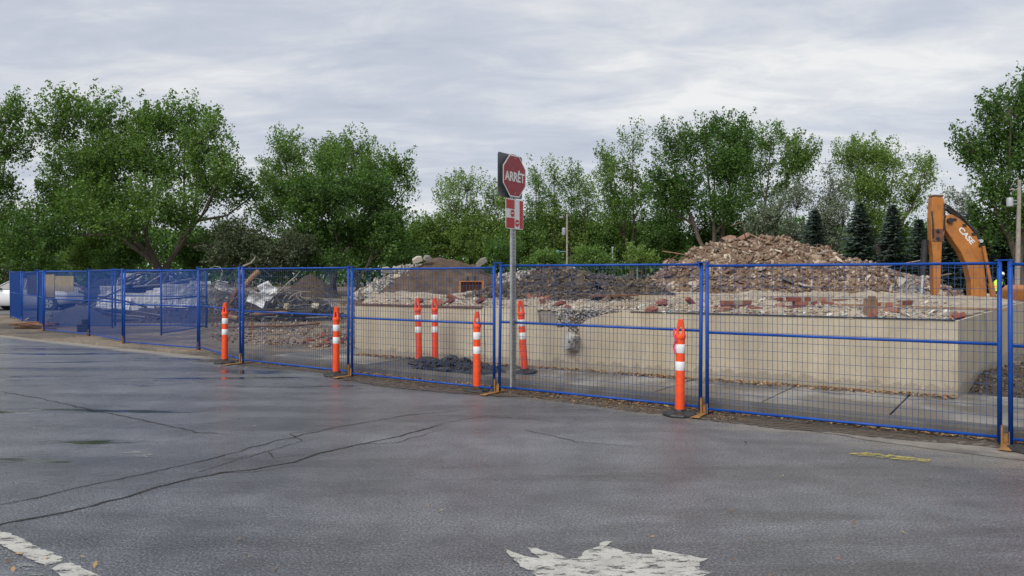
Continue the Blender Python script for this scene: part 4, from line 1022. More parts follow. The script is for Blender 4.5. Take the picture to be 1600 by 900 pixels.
# tab: red ground, white road pattern with two little stop symbols
tz = 2.375; mb = MB(); w, h = .225, .205; rr = .025; pts = []
for cx, cz, a0 in ((w-rr, h-rr, 0), (-w+rr, h-rr, 90), (-w+rr, -h+rr, 180), (w-rr, -h+rr, 270)):
    for k in range(4): a = R(a0 + k*30); pts.append((cx + rr*math.cos(a), cz + rr*math.sin(a)))
mb.prism([(a, b + tz) for a, b in pts], -.012, -.009); tab = mb.build('tab_plate', M['sign_white'], sg)
for (x0, x1, z0, z1) in ((-.213, -.005, .07, .193), (-.213, -.005, -.193, -.055), (.128, .213, -.193, .193)):
    mb = MB(); mb.prism([(x0, z0 + tz), (x1, z0 + tz), (x1, z1 + tz), (x0, z1 + tz)], -.0145, -.0122); mb.build('red_field', M['tab_red'], tab)
for (cx, cz) in ((-.055, .01), (.062, -.12)):
    mb = MB(); mb.prism([(a + cx, b + cz + tz) for a, b in octo(.052)], -.0165, -.0148); mb.build('stop_symbol', M['tab_red'], tab)
    mb = MB(); mb.prism([(cx - .034, cz + tz - .006), (cx + .034, cz + tz - .006), (cx + .034, cz + tz + .008), (cx - .034, cz + tz + .008)], -.0185, -.0168); mb.build('symbol_bar', M['sign_white'], tab)

# ------------------------------------------------------------------ excavator
EY = 20.6; SC = F_PX/EY
hx = Vector((-.99, .10, 0)).normalized()
ex0 = Vector((X_(1547, EY), EY, GROUND_Z))
exc = tag(empty('excavator', ex0, math.atan2(hx.y, hx.x)), 'orange excavator with its dusty stick upright and lettered boom behind the foundation', 'excavator')
FS = .90
def EP(u, v): return ((1540 - u)/SC/FS, Z_(v, EY) - GROUND_Z)
# local x runs forward (to the left in view), local -y faces away, +y faces the camera side
bp = [EP(*p) for p in ((1476,346),(1479,336),(1486,335),(1496,342),(1508,354),(1518,368),(1525,386),(1528,404),(1530,430),(1533,470),(1536,500),(1512,500),(1512,470),(1511,440),(1506,416),(1498,395),(1487,376),(1478,360))]
mb = MB(); mb.prism(bp, -.15, .15); boom = mb.build('boom', M['excav'], exc, bevel=.02)
for y_ in (.192, ):
    mb = MB(); c1 = EP(1482, 345); mb.tube([(c1[0], -.23, c1[1]), (c1[0], .23, c1[1])], .075, 14); mb.build('boom_pin', M['dark_metal'], boom, True)
c2 = EP(1523, 377); mb = MB(); mb.tube([(c2[0], -.22, c2[1]), (c2[0], .225, c2[1])], .05, 12); mb.build('cylinder_pin', M['chrome'], boom, True)
me = text_mesh('CASE', 1.02, .26, 0, M['sign_white'])
for v in me.vertices: v.co = (-v.co.x, v.co.y, v.co.z)
me.flip_normals()
a_, b_ = EP(1493, 351), EP(1519, 386); tang = math.atan2(b_[1]-a_[1], -(b_[0]-a_[0]))
o = link('lettering', me, None, boom, ((a_[0]+b_[0])/2 + .02, .1535, (a_[1]+b_[1])/2)); 
for v in me.vertices: v.co.y = -v.co.y*1.0
o.rotation_euler = (0, tang, 0)
o.data.transform(Matrix.Scale(.54, 4))
sp_ = [EP(*p) for p in ((1460,308),(1464,306),(1475,309),(1478,320),(1477,362),(1473,380),(1471,452),(1467,462),(1462,462),(1461,400),(1459,376),(1458,340))]
mb = MB(); mb.prism(sp_, -.13, .13); stick = mb.build('stick', M['excav'], exc, bevel=.02)
mb = MB(); mb.prism([EP(*p) for p in ((1460,306.5),(1474,308),(1475,304.5),(1461,304))], -.14, .14); mb.build('cap_plate', M['rust'], stick)
c0, c1, c2 = EP(1453, 374), EP(1450, 430), EP(1448, 466)
mb = MB(); mb.tube([(c0[0], 0, c0[1]), (c1[0], 0, c1[1])], .085, 14); mb.build('cylinder', M['dark_metal'], exc, True)
mb = MB(); mb.tube([(c1[0], 0, c1[1]), (c2[0], 0, c2[1])], .045, 12); mb.build('piston_rod', M['chrome'], exc, True)
c0, c1 = EP(1476, 318), EP(1524, 378)
for y_ in (-.06, .06):
    mb = MB(); mb.tube([(c0[0] - .05, y_, c0[1]), ((c0[0]*.6+c1[0]*.4) - .05, y_*1.5, c0[1]*.6+c1[1]*.4 + .12), (c1[0] - .05, y_, c1[1] + .08)], .02, 8); mb.build('hose', M['rubber'], exc, True)
c0, c1 = EP(1482, 331), EP(1522, 371); mb = MB(); mb.tube([(c0[0], 0, c0[1] + .12), (c1[0], 0, c1[1] + .12)], .07, 12); mb.build('cylinder', M['dark_metal'], exc, True)
for y_ in (.28, -.28):
    c0, c1 = EP(1524, 385), EP(1543, 500); mb = MB(); mb.tube([(c0[0], y_, c0[1]), ((c0[0]+c1[0])/2, y_, (c0[1]+c1[1])/2)], .045, 10); mb.tube([((c0[0]+c1[0])/2, y_, (c0[1]+c1[1])/2), (c1[0], y_, c1[1])], .075, 12); mb.build('lift_cylinder', M['excav'], exc, True)
c0 = EP(1462, 470)
mb = MB(); mb.prism([(c0[0]-.25, c0[1]+.1), (c0[0]+.35, c0[1]+.05), (c0[0]+.7, c0[1]-.35), (c0[0]+.55, c0[1]-.8), (c0[0]-.1, c0[1]-.85), (c0[0]-.45, c0[1]-.5)], -.5, .5); mb.build('bucket', M['dark_metal'], exc, bevel=.03)
for k, (u, v) in enumerate(((1489, 343), (1502, 352), (1514, 366), (1523, 384))):
    q_ = EP(u, v); mb = MB(); mb.box((q_[0], 0, q_[1]), (.09, .36, .06)); mb.build('hose_clamp', M['dark_metal'], boom)
for (u0_, v0_, u1_, v1_) in ((1459, 330, 1461, 372), (1476, 318, 1475, 360)):
    a1, a2 = EP(u0_, v0_), EP(u1_, v1_); mb = MB(); mb.tube([(a1[0], .14, a1[1]), ((a1[0]+a2[0])/2, .17, (a1[1]+a2[1])/2), (a2[0], .14, a2[1])], .02, 8); mb.build('hose', M['rubber'], exc, True)
q_ = EP(1467, 366); mb = MB(); mb.prism([(q_[0] - .16, q_[1] - .2), (q_[0] + .14, q_[1] - .2), (q_[0] + .16, q_[1] + .15), (q_[0] - .14, q_[1] + .15)], .128, .142); mb.build('wear_plate', M['rust'], stick)
for dz_ in (-.12, .08):
    mb = MB(); mb.tube([(q_[0], -.18, q_[1] + dz_), (q_[0], .18, q_[1] + dz_)], .04, 10); mb.build('pin', M['dark_metal'], stick, True)
# upper house, cab and tracks (mostly out of frame to the right)
mb = MB(); mb.prism([(-.85, .75), (-.88, 1.25), (-1.0, 1.36), (-3.0, 1.36), (-3.5, 1.25), (-3.6, .75)], -1.15, 1.15); hs = mb.build('house', M['excav'], exc, bevel=.05)
mb = MB(); mb.prism([(-3.05, .7), (-3.05, 1.5), (-3.55, 1.45), (-3.75, 1.2), (-3.75, .75)], -1.2, 1.2); mb.build('counterweight', M['excav'], exc, bevel=.06)
mb = MB(); mb.prism([(-1.65, 1.30), (-1.7, 2.05), (-1.85, 2.75), (-2.9, 2.8), (-2.95, 1.30)], -1.15, -.25); cab = mb.build('cab', M['excav'], exc, bevel=.05)
mb = MB(); mb.prism([(-1.75, 1.6), (-1.8, 2.05), (-1.95, 2.62), (-2.8, 2.66), (-2.85, 1.6)], -.249, -.235); mb.build('window', M['glass'], cab)
for y_ in (-.95, .95):
    mb = MB(); pts = [(-.2 - 1.45 + 1.75*math.cos(a)*(1), .34 + .33*math.sin(a)) for a in [2*math.pi*k/28 for k in range(28)]]
    pts = [(min(max(x_, -3.2), -.1), z_) for x_, z_ in pts]
    mb.prism(pts, y_ - .25, y_ + .25)
    for k in range(22): mb.box((-3.1 + k*.14, y_, .685), (.06, .5, .03))
    mb.build('track', M['dark_metal'], exc)
mb = MB(); mb.lathe([(.55, .6), (.55, .76)], 20, (-1.8, 0, 0)); mb.build('turntable', M['dark_metal'], exc, True)
# spare bucket parked against the soil heap
bx, by = X_(737, 41), 41
bk = tag(empty('spare_bucket', (bx, by - .3, GROUND_Z + .58), .05), 'orange digger bucket with dark teeth lying at the foot of the brown soil heap', 'bucket')
mb = MB(); w, h = .62, .36
mb.box((-w, .3, h), (.13, .7, .76)); mb.box((w, .3, h), (.13, .7, .76)); mb.box((0, .3, .04), (2*w + .12, .72, .16)); mb.box((0, .62, h), (2*w, .05, .72)); mb.box((0, .28, 2*h), (2*w, .68, .05))
mb.build('shell', M['excav'], bk, bevel=.012)
for k in range(6):
    mb = MB(); mb.prism([(-.04, 0), (.04, 0), (.025, .5), (-.025, .5)], -.05, .0); mb.build('tooth', M['dark_metal'], bk, loc=(-.5 + k*.2, 0, .04))
for s in (-.2, .2):
    mb = MB(); mb.prism([(-.07, 0), (.07, 0), (.05, .26), (-.05, .26)], 0, .1); mb.build('lug', M['dark_metal'], bk, loc=(s, .2, .74))

# ------------------------------------------------------------------ worker in hi-vis
def worker(loc, rz):
    t = tag(empty('person', loc, rz), 'person in a yellow hi-vis vest bending forward beside the excavator boom', 'person')
    V = [(0,0,.92),(0,-.05,1.08),(0,-.14,1.24),(0,-.22,1.38),(0,-.29,1.47),(0,-.36,1.56),(0,-.40,1.66),
         (.10,0,.86),(.12,-.03,.48),(.13,.04,.09),(.13,-.12,.04), (-.10,0,.86),(-.12,.03,.48),(-.13,.1,.09),(-.13,-.06,.04),
         (.19,-.22,1.36),(.25,-.30,1.10),(.20,-.46,.92),(.18,-.52,.86), (-.19,-.22,1.36),(-.25,-.30,1.10),(-.20,-.46,.92),(-.18,-.52,.86)]
    E_ = [(0,1),(1,2),(2,3),(3,4),(4,5),(5,6),(0,7),(7,8),(8,9),(9,10),(0,11),(11,12),(12,13),(13,14),(3,15),(15,16),(16,17),(17,18),(3,19),(19,20),(20,21),(21,22)]
    rad = [.15,.15,.16,.15,.06,.10,.085,.10,.065,.05,.045,.10,.065,.05,.045,.065,.05,.038,.04,.065,.05,.038,.04]
    me = bpy.data.meshes.new('body'); me.from_pydata(V, E_, []); me.materials.append(M['cloth'])
    o = link('body', me, None, t)
    sk = o.modifiers.new('skin', 'SKIN')
    for i, q in enumerate(rad): me.skin_vertices[0].data[i].radius = (q, q*.8)
    me.skin_vertices[0].data[0].use_root = True
    o.modifiers.new('sub', 'SUBSURF').levels = 1; o.modifiers['sub'].render_levels = 2
    def shell(name, ring, mat, n=16):
        b = MB()
        for (c, rx, ry) in ring:
            for k in range(n): a = 2*math.pi*k/n; b.v.append((c[0] + rx*math.cos(a), c[1] + ry*math.sin(a), c[2]))
        for i in range(len(ring)-1):
            for k in range(n): b.f.append([i*n+k, i*n+(k+1)%n, (i+1)*n+(k+1)%n, (i+1)*n+k]); b.mi.append(0)
        return b.build(name, mat, t, True)
    shell('vest', [((0,0,.88),.20,.17), ((0,-.05,1.05),.205,.18), ((0,-.13,1.22),.215,.185), ((0,-.21,1.37),.21,.17), ((0,-.27,1.44),.12,.11)], M['hivis'])
    shell('vest_stripe', [((0,-.06,1.06),.212,.187), ((0,-.085,1.13),.217,.190)], M['hivis_o'])
    b = MB(); b.lathe([(.115,0),(.12,.02),(.11,.08),(.07,.13),(.02,.145)], 16); b.build('hard_hat', M['band'], t, True, loc=(0,-.39,1.66), rot=(.35,0,0))
    return t
worker((X_(1556, 36), 36, GROUND_Z), 1.9)

# ------------------------------------------------------------------ cars
def car(name, loc, rz, paint, label, crush=0.0):
    t = tag(empty(name, loc, rz), label, 'car')
    L = 4.3
    st_ = [(-2.15,.42,.62,.66,.60),(-2.05,.30,.78,.80,.78),(-1.6,.24,.92,.92,.86),(-.9,.22,.96,.98,.90),(0,.22,.97,1.0,.90),(.9,.22,1.0,1.03,.90),(1.6,.25,1.03,1.08,.88),(2.0,.32,1.0,1.06,.83),(2.12,.45,.85,.9,.76)]
    b = MB(); n = 12
    for (x, zb, zs, zt, hw) in st_:
        ring = [(hw*.86,zb),(hw*.97,zb+.12),(hw,(zb+zs)/2),(hw*.98,zs-.05),(hw*.93,zs),(hw*.5,zt+.02),(0,zt+.03),(-hw*.5,zt+.02),(-hw*.93,zs),(-hw*.98,zs-.05),(-hw,(zb+zs)/2),(-hw*.97,zb+.12),(-hw*.86,zb)]
        k = len(ring)
        for y, z in ring: b.v.append((x, y, z))
    for i in range(len(st_)-1):
        for q in range(k-1): b.f.append([i*k+q, i*k+q+1, (i+1)*k+q+1, (i+1)*k+q]); b.mi.append(0)
        b.f.append([i*k+k-1, i*k, (i+1)*k, (i+1)*k+k-1]); b.mi.append(0)
    b.f.append(list(range(k))); b.mi.append(0); b.f.append(list(range((len(st_)-1)*k, len(st_)*k))[::-1]); b.mi.append(0)
    body = b.build('body', paint, t, True)
    g = [(-1.15, .98, 0.98, .86, .86), (-.35, .99, 1.42, .86, .66), (.5, 1.0, 1.50, .86, .66), (1.35, 1.03, 1.43, .85, .64), (1.98, 1.05, 1.08, .80, .78)]
    b = MB()
    for (x, z0, z1, w0, w1) in g:
        for y, z in ((w0, z0), (w1, z1), (-w1, z1), (-w0, z0)): b.v.append((x, y, z))
    for i in range(len(g)-1):
        for q in range(3): b.f.append([i*4+q, i*4+q+1, (i+1)*4+q+1, (i+1)*4+q]); b.mi.append(0)
    b.f.append([0,1,2,3]); b.mi.append(0); b.f.append([16,17,18,19]); b.mi.append(0)
    b.build('windows', M['glass'], t)
    b = MB(); rf = [(-.42, 1.415, .67), (.5, 1.515, .67), (1.38, 1.44, .65)]
    for x, z, w in rf:
        for y, zz in ((w, z), (w*.6, z+.03), (-w*.6, z+.03), (-w, z)): b.v.append((x, y, zz))
    for i in range(2):
        for q in range(3): b.f.append([i*4+q, i*4+q+1, (i+1)*4+q+1, (i+1)*4+q]); b.mi.append(0)
    b.build('roof', paint, t, True)
    for (x0, z0, x1, z1, w0, w1) in ((-1.15,.99,-.40,1.42,.865,.67), (.25,1.0,.3,1.49,.865,.67), (1.25,1.02,1.15,1.45,.86,.66), (1.98,1.06,1.38,1.44,.81,.65)):
        for s in (-1, 1):
            b = MB(); b.bar((x0, s*w0, z0), (x1, s*w1, z1), .06, .03); b.build('pillar', paint, t)
    for x in (-1.35, 1.32):
        for s in (-1, 1):
            b = MB(); b.tube([(x, s*.66, .33), (x, s*.70, .33), (x, s*.88, .33), (x, s*.905, .33)], [.28, .33, .33, .29], 24); w = b.build('tyre', M['tyre'], t, True)
            b = MB(); b.tube([(x, s*.90, .33), (x, s*.912, .33)], .215, 20); b.build('rim', M['rim'], w, True)
            b = MB()
            for q in range(5):
                a = 2*math.pi*q/5; b.bar((x + .06*math.cos(a), s*.915, .33 + .06*math.sin(a)), (x + .19*math.cos(a), s*.915, .33 + .19*math.sin(a)), .045, .02)
            b.lathe([(.05, 0), (.05, .01)], 10); b.build('spoke', M['tyre'], w)['kind'] = 'stuff'
            b = MB(); b.tube([(x, s*.60, .35), (x, s*.897, .35)], .385, 24); b.build('wheel_arch', M['tyre'], t, True)
    for s in (-1, 1):
        b = MB(); b.box((1.97, s*.70, .93), (.22, .24, .14)); b.build('tail_light', M['tail'], t, bevel=.03)
        b = MB(); b.box((-1.98, s*.62, .70), (.24, .3, .12)); b.build('headlight', M['band'], t, bevel=.03)
        b = MB(); b.box((-.85, s*.98, 1.05), (.12, .2, .12)); b.build('mirror', paint, t, bevel=.03)
        b = MB(); b.box((.45, s*.912, .86), (.2, .02, .03)); b.build('door_handle', M['dark_metal'], t)
    return t
car('parked_car', (X_(46, 35.2), 35.2, GROUND_Z + .008), R(4), M['car_white'], 'clean white hatchback parked behind the far end of the fence')
car('parked_car', (X_(176, 41), 41, GROUND_Z), R(-20), M['car_dark'], 'dark blue car parked behind the wrecked one')

# crushed white wreck
WX, WY = X_(248, 27.6), 27.6
wr = tag(empty('wrecked_car', (WX, WY - .5, GROUND_Z + .22), R(6)), 'crushed white car shell with bent roof frame lying on dark scrap', 'car wreck')
def crumple(name, w, h, loc, rot, mat, parent, seed, amp=.12, nx=26, nz=12, cut=None, th=.02):
    V, Fs = [], []
    for j in range(nz+1):
        for i in range(nx+1):
            x = -w/2 + w*i/nx; z = h*j/nz
            n_ = amp*(mnoise.noise(Vector((x*1.1, z*1.6, seed))) + .6*mnoise.noise(Vector((x*2.9, z*3.5, seed+3))) + .3*mnoise.noise(Vector((x*7, z*8, seed+7))))
            zz = z + amp*.5*mnoise.noise(Vector((x*1.3, 0, seed+11)))
            V.append((x, n_ - .25*(z/h)**2*h*.4, zz))
    for j in range(nz):
        for i in range(nx):
            x = -w/2 + w*(i+.5)/nx; z = h*(j+.5)/nz
            if cut and cut(x, z): continue
            Fs.append([j*(nx+1)+i, j*(nx+1)+i+1, (j+1)*(nx+1)+i+1, (j+1)*(nx+1)+i])
    me = bpy.data.meshes.new(name); me.from_pydata(V, [], Fs); me.materials.append(mat)
    o = link(name, me, None, parent, loc, rot); s = o.modifiers.new('solid', 'SOLIDIFY'); s.thickness = th; return o
crumple('side_panel', 3.4, .86, (-.05, 0, .22), (0, -.03, 0), M['white_metal'], wr, 2, .07, cut=lambda x, z: z > .66 + .12*math.sin(x*2.3) and -.9 < x < .45)
crumple('bonnet', 1.1, .5, (-1.25, -.35, .22), (-.5, .1, .1), M['white_metal'], wr, 5, .12, 12, 7)
crumple('sill', 1.5, .16, (-.6, -.2, .16), (0, -.05, 0), M['white_metal'], wr, 8, .05, 14, 3)
crumple('rear_panel', .7, .75, (1.6, .2, .45), (0, 0, .6), M['white_metal'], wr, 9, .14, 8, 8)
crumple('windscreen', .8, .5, (-.95, .25, 1.08), (-.7, .0, -.1), M['glass'], wr, 12, .03, 8, 5, th=.008)
crumple('inner_panel', 3.0, 1.0, (.1, .75, .2), (0, 0, .05), M['scrap'], wr, 14, .15)
for k, (a, b) in enumerate([((-1.3, .2, 1.05), (-.7, .4, 1.5)), ((-.7, .4, 1.5), (.6, .5, 1.55)), ((.6, .5, 1.55), (1.3, .4, 1.15)), ((-.55, .1, 1.05), (.1, .3, 1.5)), ((-.35, .05, 1.0), (.25, .3, 1.45)), ((.3, .1, 1.0), (.45, .4, 1.5)), ((-.6, -.15, 1.0), (1.5, .0, 1.32))]):
    mb = MB(); mid = [(a[i]+b[i])/2 + rng.uniform(-.08, .08) for i in range(3)]; mb.tube([a, mid, b], [.035, .03, .035], 6); mb.build('roof_frame', M['scrap'], wr, True)
# scrap around it
def cyl_bar(p0, p1, rad, name, mat, label, cat, group=None, bend=.1):
    mb_ = MB(); p0, p1 = Vector(p0), Vector(p1); c = (p0 + p1)/2
    m1 = p0.lerp(p1, .33) + Vector([rng.uniform(-bend, bend) for _ in range(3)]) - c; m2 = p0.lerp(p1, .66) + Vector([rng.uniform(-bend, bend) for _ in range(3)]) - c
    mb_.tube([p0 - c, m1, m2, p1 - c], rad, 6); o = mb_.build(name, mat, None, True, loc=c); return tag(o, label, cat, group)
def hs_(x, y):
    q = (x/4.4)**2 + (y/2.2)**2; return .48*max(-.5, 1 - q) + .1*fbm(x, y, 1.1, 4)
heap('scrap_bed', 'low dark bed of crushed scrap under the white wreck', 'scrap heap', (-12.6, 27.6, GROUND_Z), hs_, (-4.5, 4.5, -2.3, 2.3), M['dark_soil'], lambda x, y, r: 'clod', M['clod_s'], 60, (.1, .3), 1500, (.04, .12), 22, .08, 70, .03)
for k in range(22):
    x = rng.uniform(-16.2, -9.0); y = rng.uniform(25.4, 27.2); L = rng.uniform(.9, 2.6); a = rng.gauss(0, .6); z = GROUND_Z + rng.uniform(.08, .32)
    dx_, dy_, dz_ = L*math.cos(a)/2, L*math.sin(a)/4, rng.gauss(0, .28)
    cyl_bar((x-dx_, y-dy_, max(.13, z-dz_)), (x+dx_, y+dy_, max(.13, z+dz_)), rng.uniform(.018, .04), 'steel_bar', M['scrap'], 'bent steel bar strewn in front of the white wreck', 'steel bar', 'steel bars in front of the wreck', .06)
cyl_bar((-15.2, 25.4, .3), (-13.4, 25.9, 1.25), .03, 'steel_bar', M['scrap'], 'steel bar propped slanting against the white wreck, rising to the right', 'steel bar')
cyl_bar((-14.9, 25.6, 1.1), (-12.7, 25.9, .55), .035, 'steel_bar', M['scrap'], 'steel bar crossing the white wreck and sinking to the right', 'steel bar')
# tarp mound near the fence
def ht(x, y):
    q = (x/1.15)**2 + (y/.8)**2; return .62*max(-.3, 1 - q**.8)
V = heap('tarp_mound', 'grey ribbed tarp draped over a low mound behind the fence', 'tarp', (X_(122, 24.6), 24.6, GROUND_Z), ht, (-1.2, 1.2, -.9, .9), M['scrap'], lambda x, y, r: 'rubble_g', None, 0, n_small=0, seed=30, rough=.05, res=40, core_name='cover')
mb = MB(); mb.box((0, 0, .12), (.34, .2, .22), .5); mb.box((.05, .0, .3), (.2, .12, .14), .9); tag(mb.build('scrap_block', M['dark_metal'], loc=(X_(131, 21.6), 21.6, GROUND_Z), bevel=.02), 'dark metal block on the ground beside the tarp mound', 'scrap')
# tangle of cable and branches
TX, TY = X_(372, 27.5), 27.5
def hw_(x, y):
    q = (x/3.1)**2 + (y/1.6)**2; return 1.05*max(-.4, 1 - q**.8) + .12*fbm(x, y, 1.3, 6)
heap('scrap_heap', 'dark heap of torn sheet and shredded scrap under the cable tangle', 'scrap heap', (TX + 1.0, TY + .4, GROUND_Z), hw_, (-3.2, 3.2, -1.7, 1.7), M['dark_metal'], lambda x, y, r: r.choice(['clod', 'asphalt_lump', 'rubble_g']), M['clod_s'], 90, (.1, .4), 1600, (.04, .14), 24, .12, 70, .03)
mb = MB()
for k in range(120):
    cx, cy = rng.gauss(TX - .2, .75), rng.gauss(TY - .3, .4); z = .4 + abs(rng.gauss(0, .45)); pts = []; rr = rng.uniform(.15, .55); a0 = rng.uniform(0, 6.3); da = rng.uniform(.25, .6)*rng.choice((-1, 1)); tl = rng.uniform(-.6, .6)
    for q in range(8):
        a = a0 + da*q; pts.append((cx + rr*math.cos(a) + .06*rng.gauss(0,1), cy + .4*rr*math.sin(a*1.3), max(.15, z + rr*math.sin(a) + tl*rr*math.cos(a) + .04*rng.gauss(0,1))))
    mb.tube(pts, rng.uniform(.006, .014), 4, cap=False)
for k in range(50):
    cx, cy = rng.gauss(TX + 1.9, .8), rng.gauss(TY - .5, .4); z = .25 + abs(rng.gauss(0, .45)); pts = []; rr = rng.uniform(.2, .6); a0 = rng.uniform(0, 6.3); da = rng.uniform(.2, .5)
    for q in range(7):
        a = a0 + da*q; pts.append((cx + rr*math.cos(a), cy + .4*rr*math.sin(a*1.3), max(.15, z + .6*rr*math.sin(a))))
    mb.tube(pts, rng.uniform(.008, .02), 4, cap=False)
tag(tag(mb.build('cable_tangle', M['scrap_s'], fix=False), 'grey tangle of cables, wires and thin branches on the scrap heap', 'cable tangle'), kind='stuff')
def SP(u, v, Y): return (X_(u, Y), Y, Z_(v, Y))
mb = MB(); mb.tube([SP(382, 448, 26.6), SP(392, 435, 26.7), SP(404, 424, 26.9)], [.11, .09, .10], 8); tag(mb.build('timber_beam', M['wood'], None, True), 'thick brown timber beam tilted up out of the scrap heap', 'timber')
mb = MB(); mb.tube([SP(374, 449, 26.2), SP(364, 464, 26.1), SP(360, 478, 26.0), SP(364, 488, 26.0), SP(370, 498, 26)], [.075, .08, .085, .08, .07], 8); tag(mb.build('bent_pipe', M['rust'], None, True), 'curved rusty pipe bowing out of the scrap heap', 'pipe')
mb = MB(); mb.tube([SP(350, 493, 25.6), SP(362, 496, 25.6), SP(372, 498, 25.5)], [.07, .09, .09], 8); tag(mb.build('log', M['wood'], None, True), 'short tan log at the foot of the bent pipe', 'log')
mb = MB(); mb.tube([SP(380, 416, 27.4), SP(392, 411, 27.4), SP(398, 404, 27.5), SP(399, 399, 27.5)], [.035, .03, .022, .012], 6); mb.tube([SP(372, 440, 27.4), SP(380, 416, 27.4)], .035, 6); tag(mb.build('bare_branch', M['pole_wood'], None, True), 'bare curved branch reaching above the fence rail', 'branch')
mb = MB(); mb.tube([SP(430, 462, 27.2), SP(450, 442, 27.3), SP(462, 432, 27.4), SP(469, 424, 27.4)], [.03, .026, .02, .01], 6); tag(mb.build('bare_branch', M['pole_wood'], None, True), 'thin straight stick slanting up right of the crumpled sheet', 'branch')
mb = MB(); mb.tube([SP(412, 482, 26), SP(430, 462, 26.2), SP(438, 476, 26), SP(446, 482, 26)], [.03, .04, .045, .03], 6); tag(mb.build('bare_branch', M['scrap'], None, True), 'forked grey branch arched over the scrap heap', 'branch')
cs = empty('crumpled_sheet', SP(403, 478, 26.3), .2); tag(cs, 'white crumpled metal sheet standing up in the scrap heap', 'metal sheet')
crumple('sheet', .85, .85, (0, 0, 0), (.1, .35, .2), M['white_metal'], cs, 40, .22, 14, 14, cut=lambda x, z: (x < -.05 and z > .5 + x*.3) or (x > .2 and z < .3))
crumple('torn_flap', .5, .5, (.32, .05, .35), (-.2, -.5, -.5), M['white_metal'], cs, 44, .15, 9, 9)
cs2 = empty('crumpled_sheet', SP(352, 460, 27), -.2); tag(cs2, 'narrow bent white strip of metal left of the fence junction', 'metal sheet'); crumple('sheet', .9, .16, (0, 0, .1), (.3, .3, .1), M['white_metal'], cs2, 50, .1, 12, 4)
crumple('torn_flap', .4, .35, (-.2, .1, .2), (.6, .2, .4), M['white_metal'], cs2, 53, .12, 6, 6)
mb = MB(); p0, p1 = SP(462, 490, 26.4), SP(492, 489, 25.6); mb.tube([p0, p1], .13, 12); mb.tube([p1, (p1[0]+.02, p1[1]-.02, p1[2])], .1, 12); tag(mb.build('black_pipe', M['rubber'], None, True), 'thick black pipe lying at the right end of the scrap heap', 'pipe')
cyl_bar(SP(385, 485, 26.2), SP(495, 483, 26.6), .05, 'charred_beam', M['dark_wood'], 'long dark beam lying along the scrap heap foot', 'timber', None, .03)
cyl_bar(SP(398, 491, 25.9), SP(450, 488, 26.1), .06, 'timber_beam', M['wood'], 'brown plank lying below the white crumpled sheet', 'timber', None, .03)
cyl_bar(SP(330, 512, 23.5), SP(430, 509, 23.0), .035, 'rusty_bar', M['rust'], 'long rusty bar on the bare ground left of the wall', 'steel bar', None, .02)
cyl_bar(SP(430, 510, 23.0), SP(500, 505, 23.6), .035, 'rusty_bar', M['rust'], 'rusty bar lying further along the bare ground toward the wall', 'steel bar', None, .02)
tag(link('yellow_block', rock_mesh(5, (.22, .2, .24), M['light_dust'], 20, 'yellow_block'), None, None, SP(448, 479, 26)), 'small pale yellow block beside the forked branch', 'stone')
for k in range(12):
    b0 = gp(55 + rng.uniform(-6, 12), 513 + rng.uniform(-3, 3)); cyl_bar((b0[0]-.6, b0[1]+rng.uniform(-.2,.2), .05+.03*k*.4), (b0[0]+.7, b0[1]-.2+rng.uniform(-.2,.2), .05+.03*k*.4), .028, 'rusty_stick', M['rust'], 'rusty stick in the stack lying at the bend of the kerb', 'stick', 'stack of rusty sticks', .03)

# ------------------------------------------------------------------ poles
def pole(name, u, vtop, vlean, Y, rad, label):
    t = tag(empty(name, (X_(u + vlean, Y), Y, GROUND_Z)), label, 'utility pole'); top = (X_(u, Y) - X_(u + vlean, Y), 0, Z_(vtop, Y) - GROUND_Z)
    mb_ = MB(); mb_.tube([(0, 0, -.1), (top[0]*.5, 0, top[2]*.5), top], [rad*1.15, rad, rad*.8], 12); mb_.build('shaft', M['pole_wood'], t, True)
    return t, top
t, top = pole('utility_pole', 1593, 281, -4, 44, .125, 'weathered wooden utility pole with a grey transformer can near the tall right-hand tree')
zt = Z_(316, 44) - GROUND_Z; xx = -.42
mb = MB(); mb.lathe([(.16, -.26), (.18, -.24), (.18, .22), (.14, .27), (.03, .29)], 14, (xx, 0, zt)); mb.build('transformer', M['insul'], t, True)
mb = MB(); mb.box((xx*.5, 0, zt + .1), (.4, .05, .06)); mb.box((xx*.5, 0, zt - .1), (.4, .05, .06)); mb.build('bracket', M['galv'], t)
mb = MB(); mb.box((-.2, 0, zt + .75), (.5, .06, .05)); mb.build('cross_arm', M['pole_wood'], t)
t, top = pole('utility_pole', 886, 335, 0, 62, .09, 'slim far utility pole standing before the poplars')
mb = MB(); zt = Z_(362, 62) - GROUND_Z; mb.lathe([(.14, -.3), (.17, -.26), (.17, .26), (.1, .32)], 12, (-.26, 0, zt)); mb.build('transformer', M['insul'], t, True)
mb = MB(); zt = Z_(393, 62) - GROUND_Z; mb.box((-.4, 0, zt), (.9, .06, .06)); mb.lathe([(.16, -.14), (.17, .04), (.06, .12)], 12, (-.8, 0, zt)); mb.build('lamp_head', M['copper'], t, True)
for u, v0 in ((957, 388), (996, 390)):
    mb = MB(); mb.tube([(0, 0, -.05), (0, 0, Z_(v0, 60))], .06, 8); mb.box((0, 0, Z_(v0, 60) + .05), (.16, .16, .1)); o = mb.build('marker_post', M['insul'], None, loc=(X_(u, 60), 60, GROUND_Z)); tag(o, 'slender pale post in the greenery beyond the soil heap', 'post', 'slender posts before the trees')

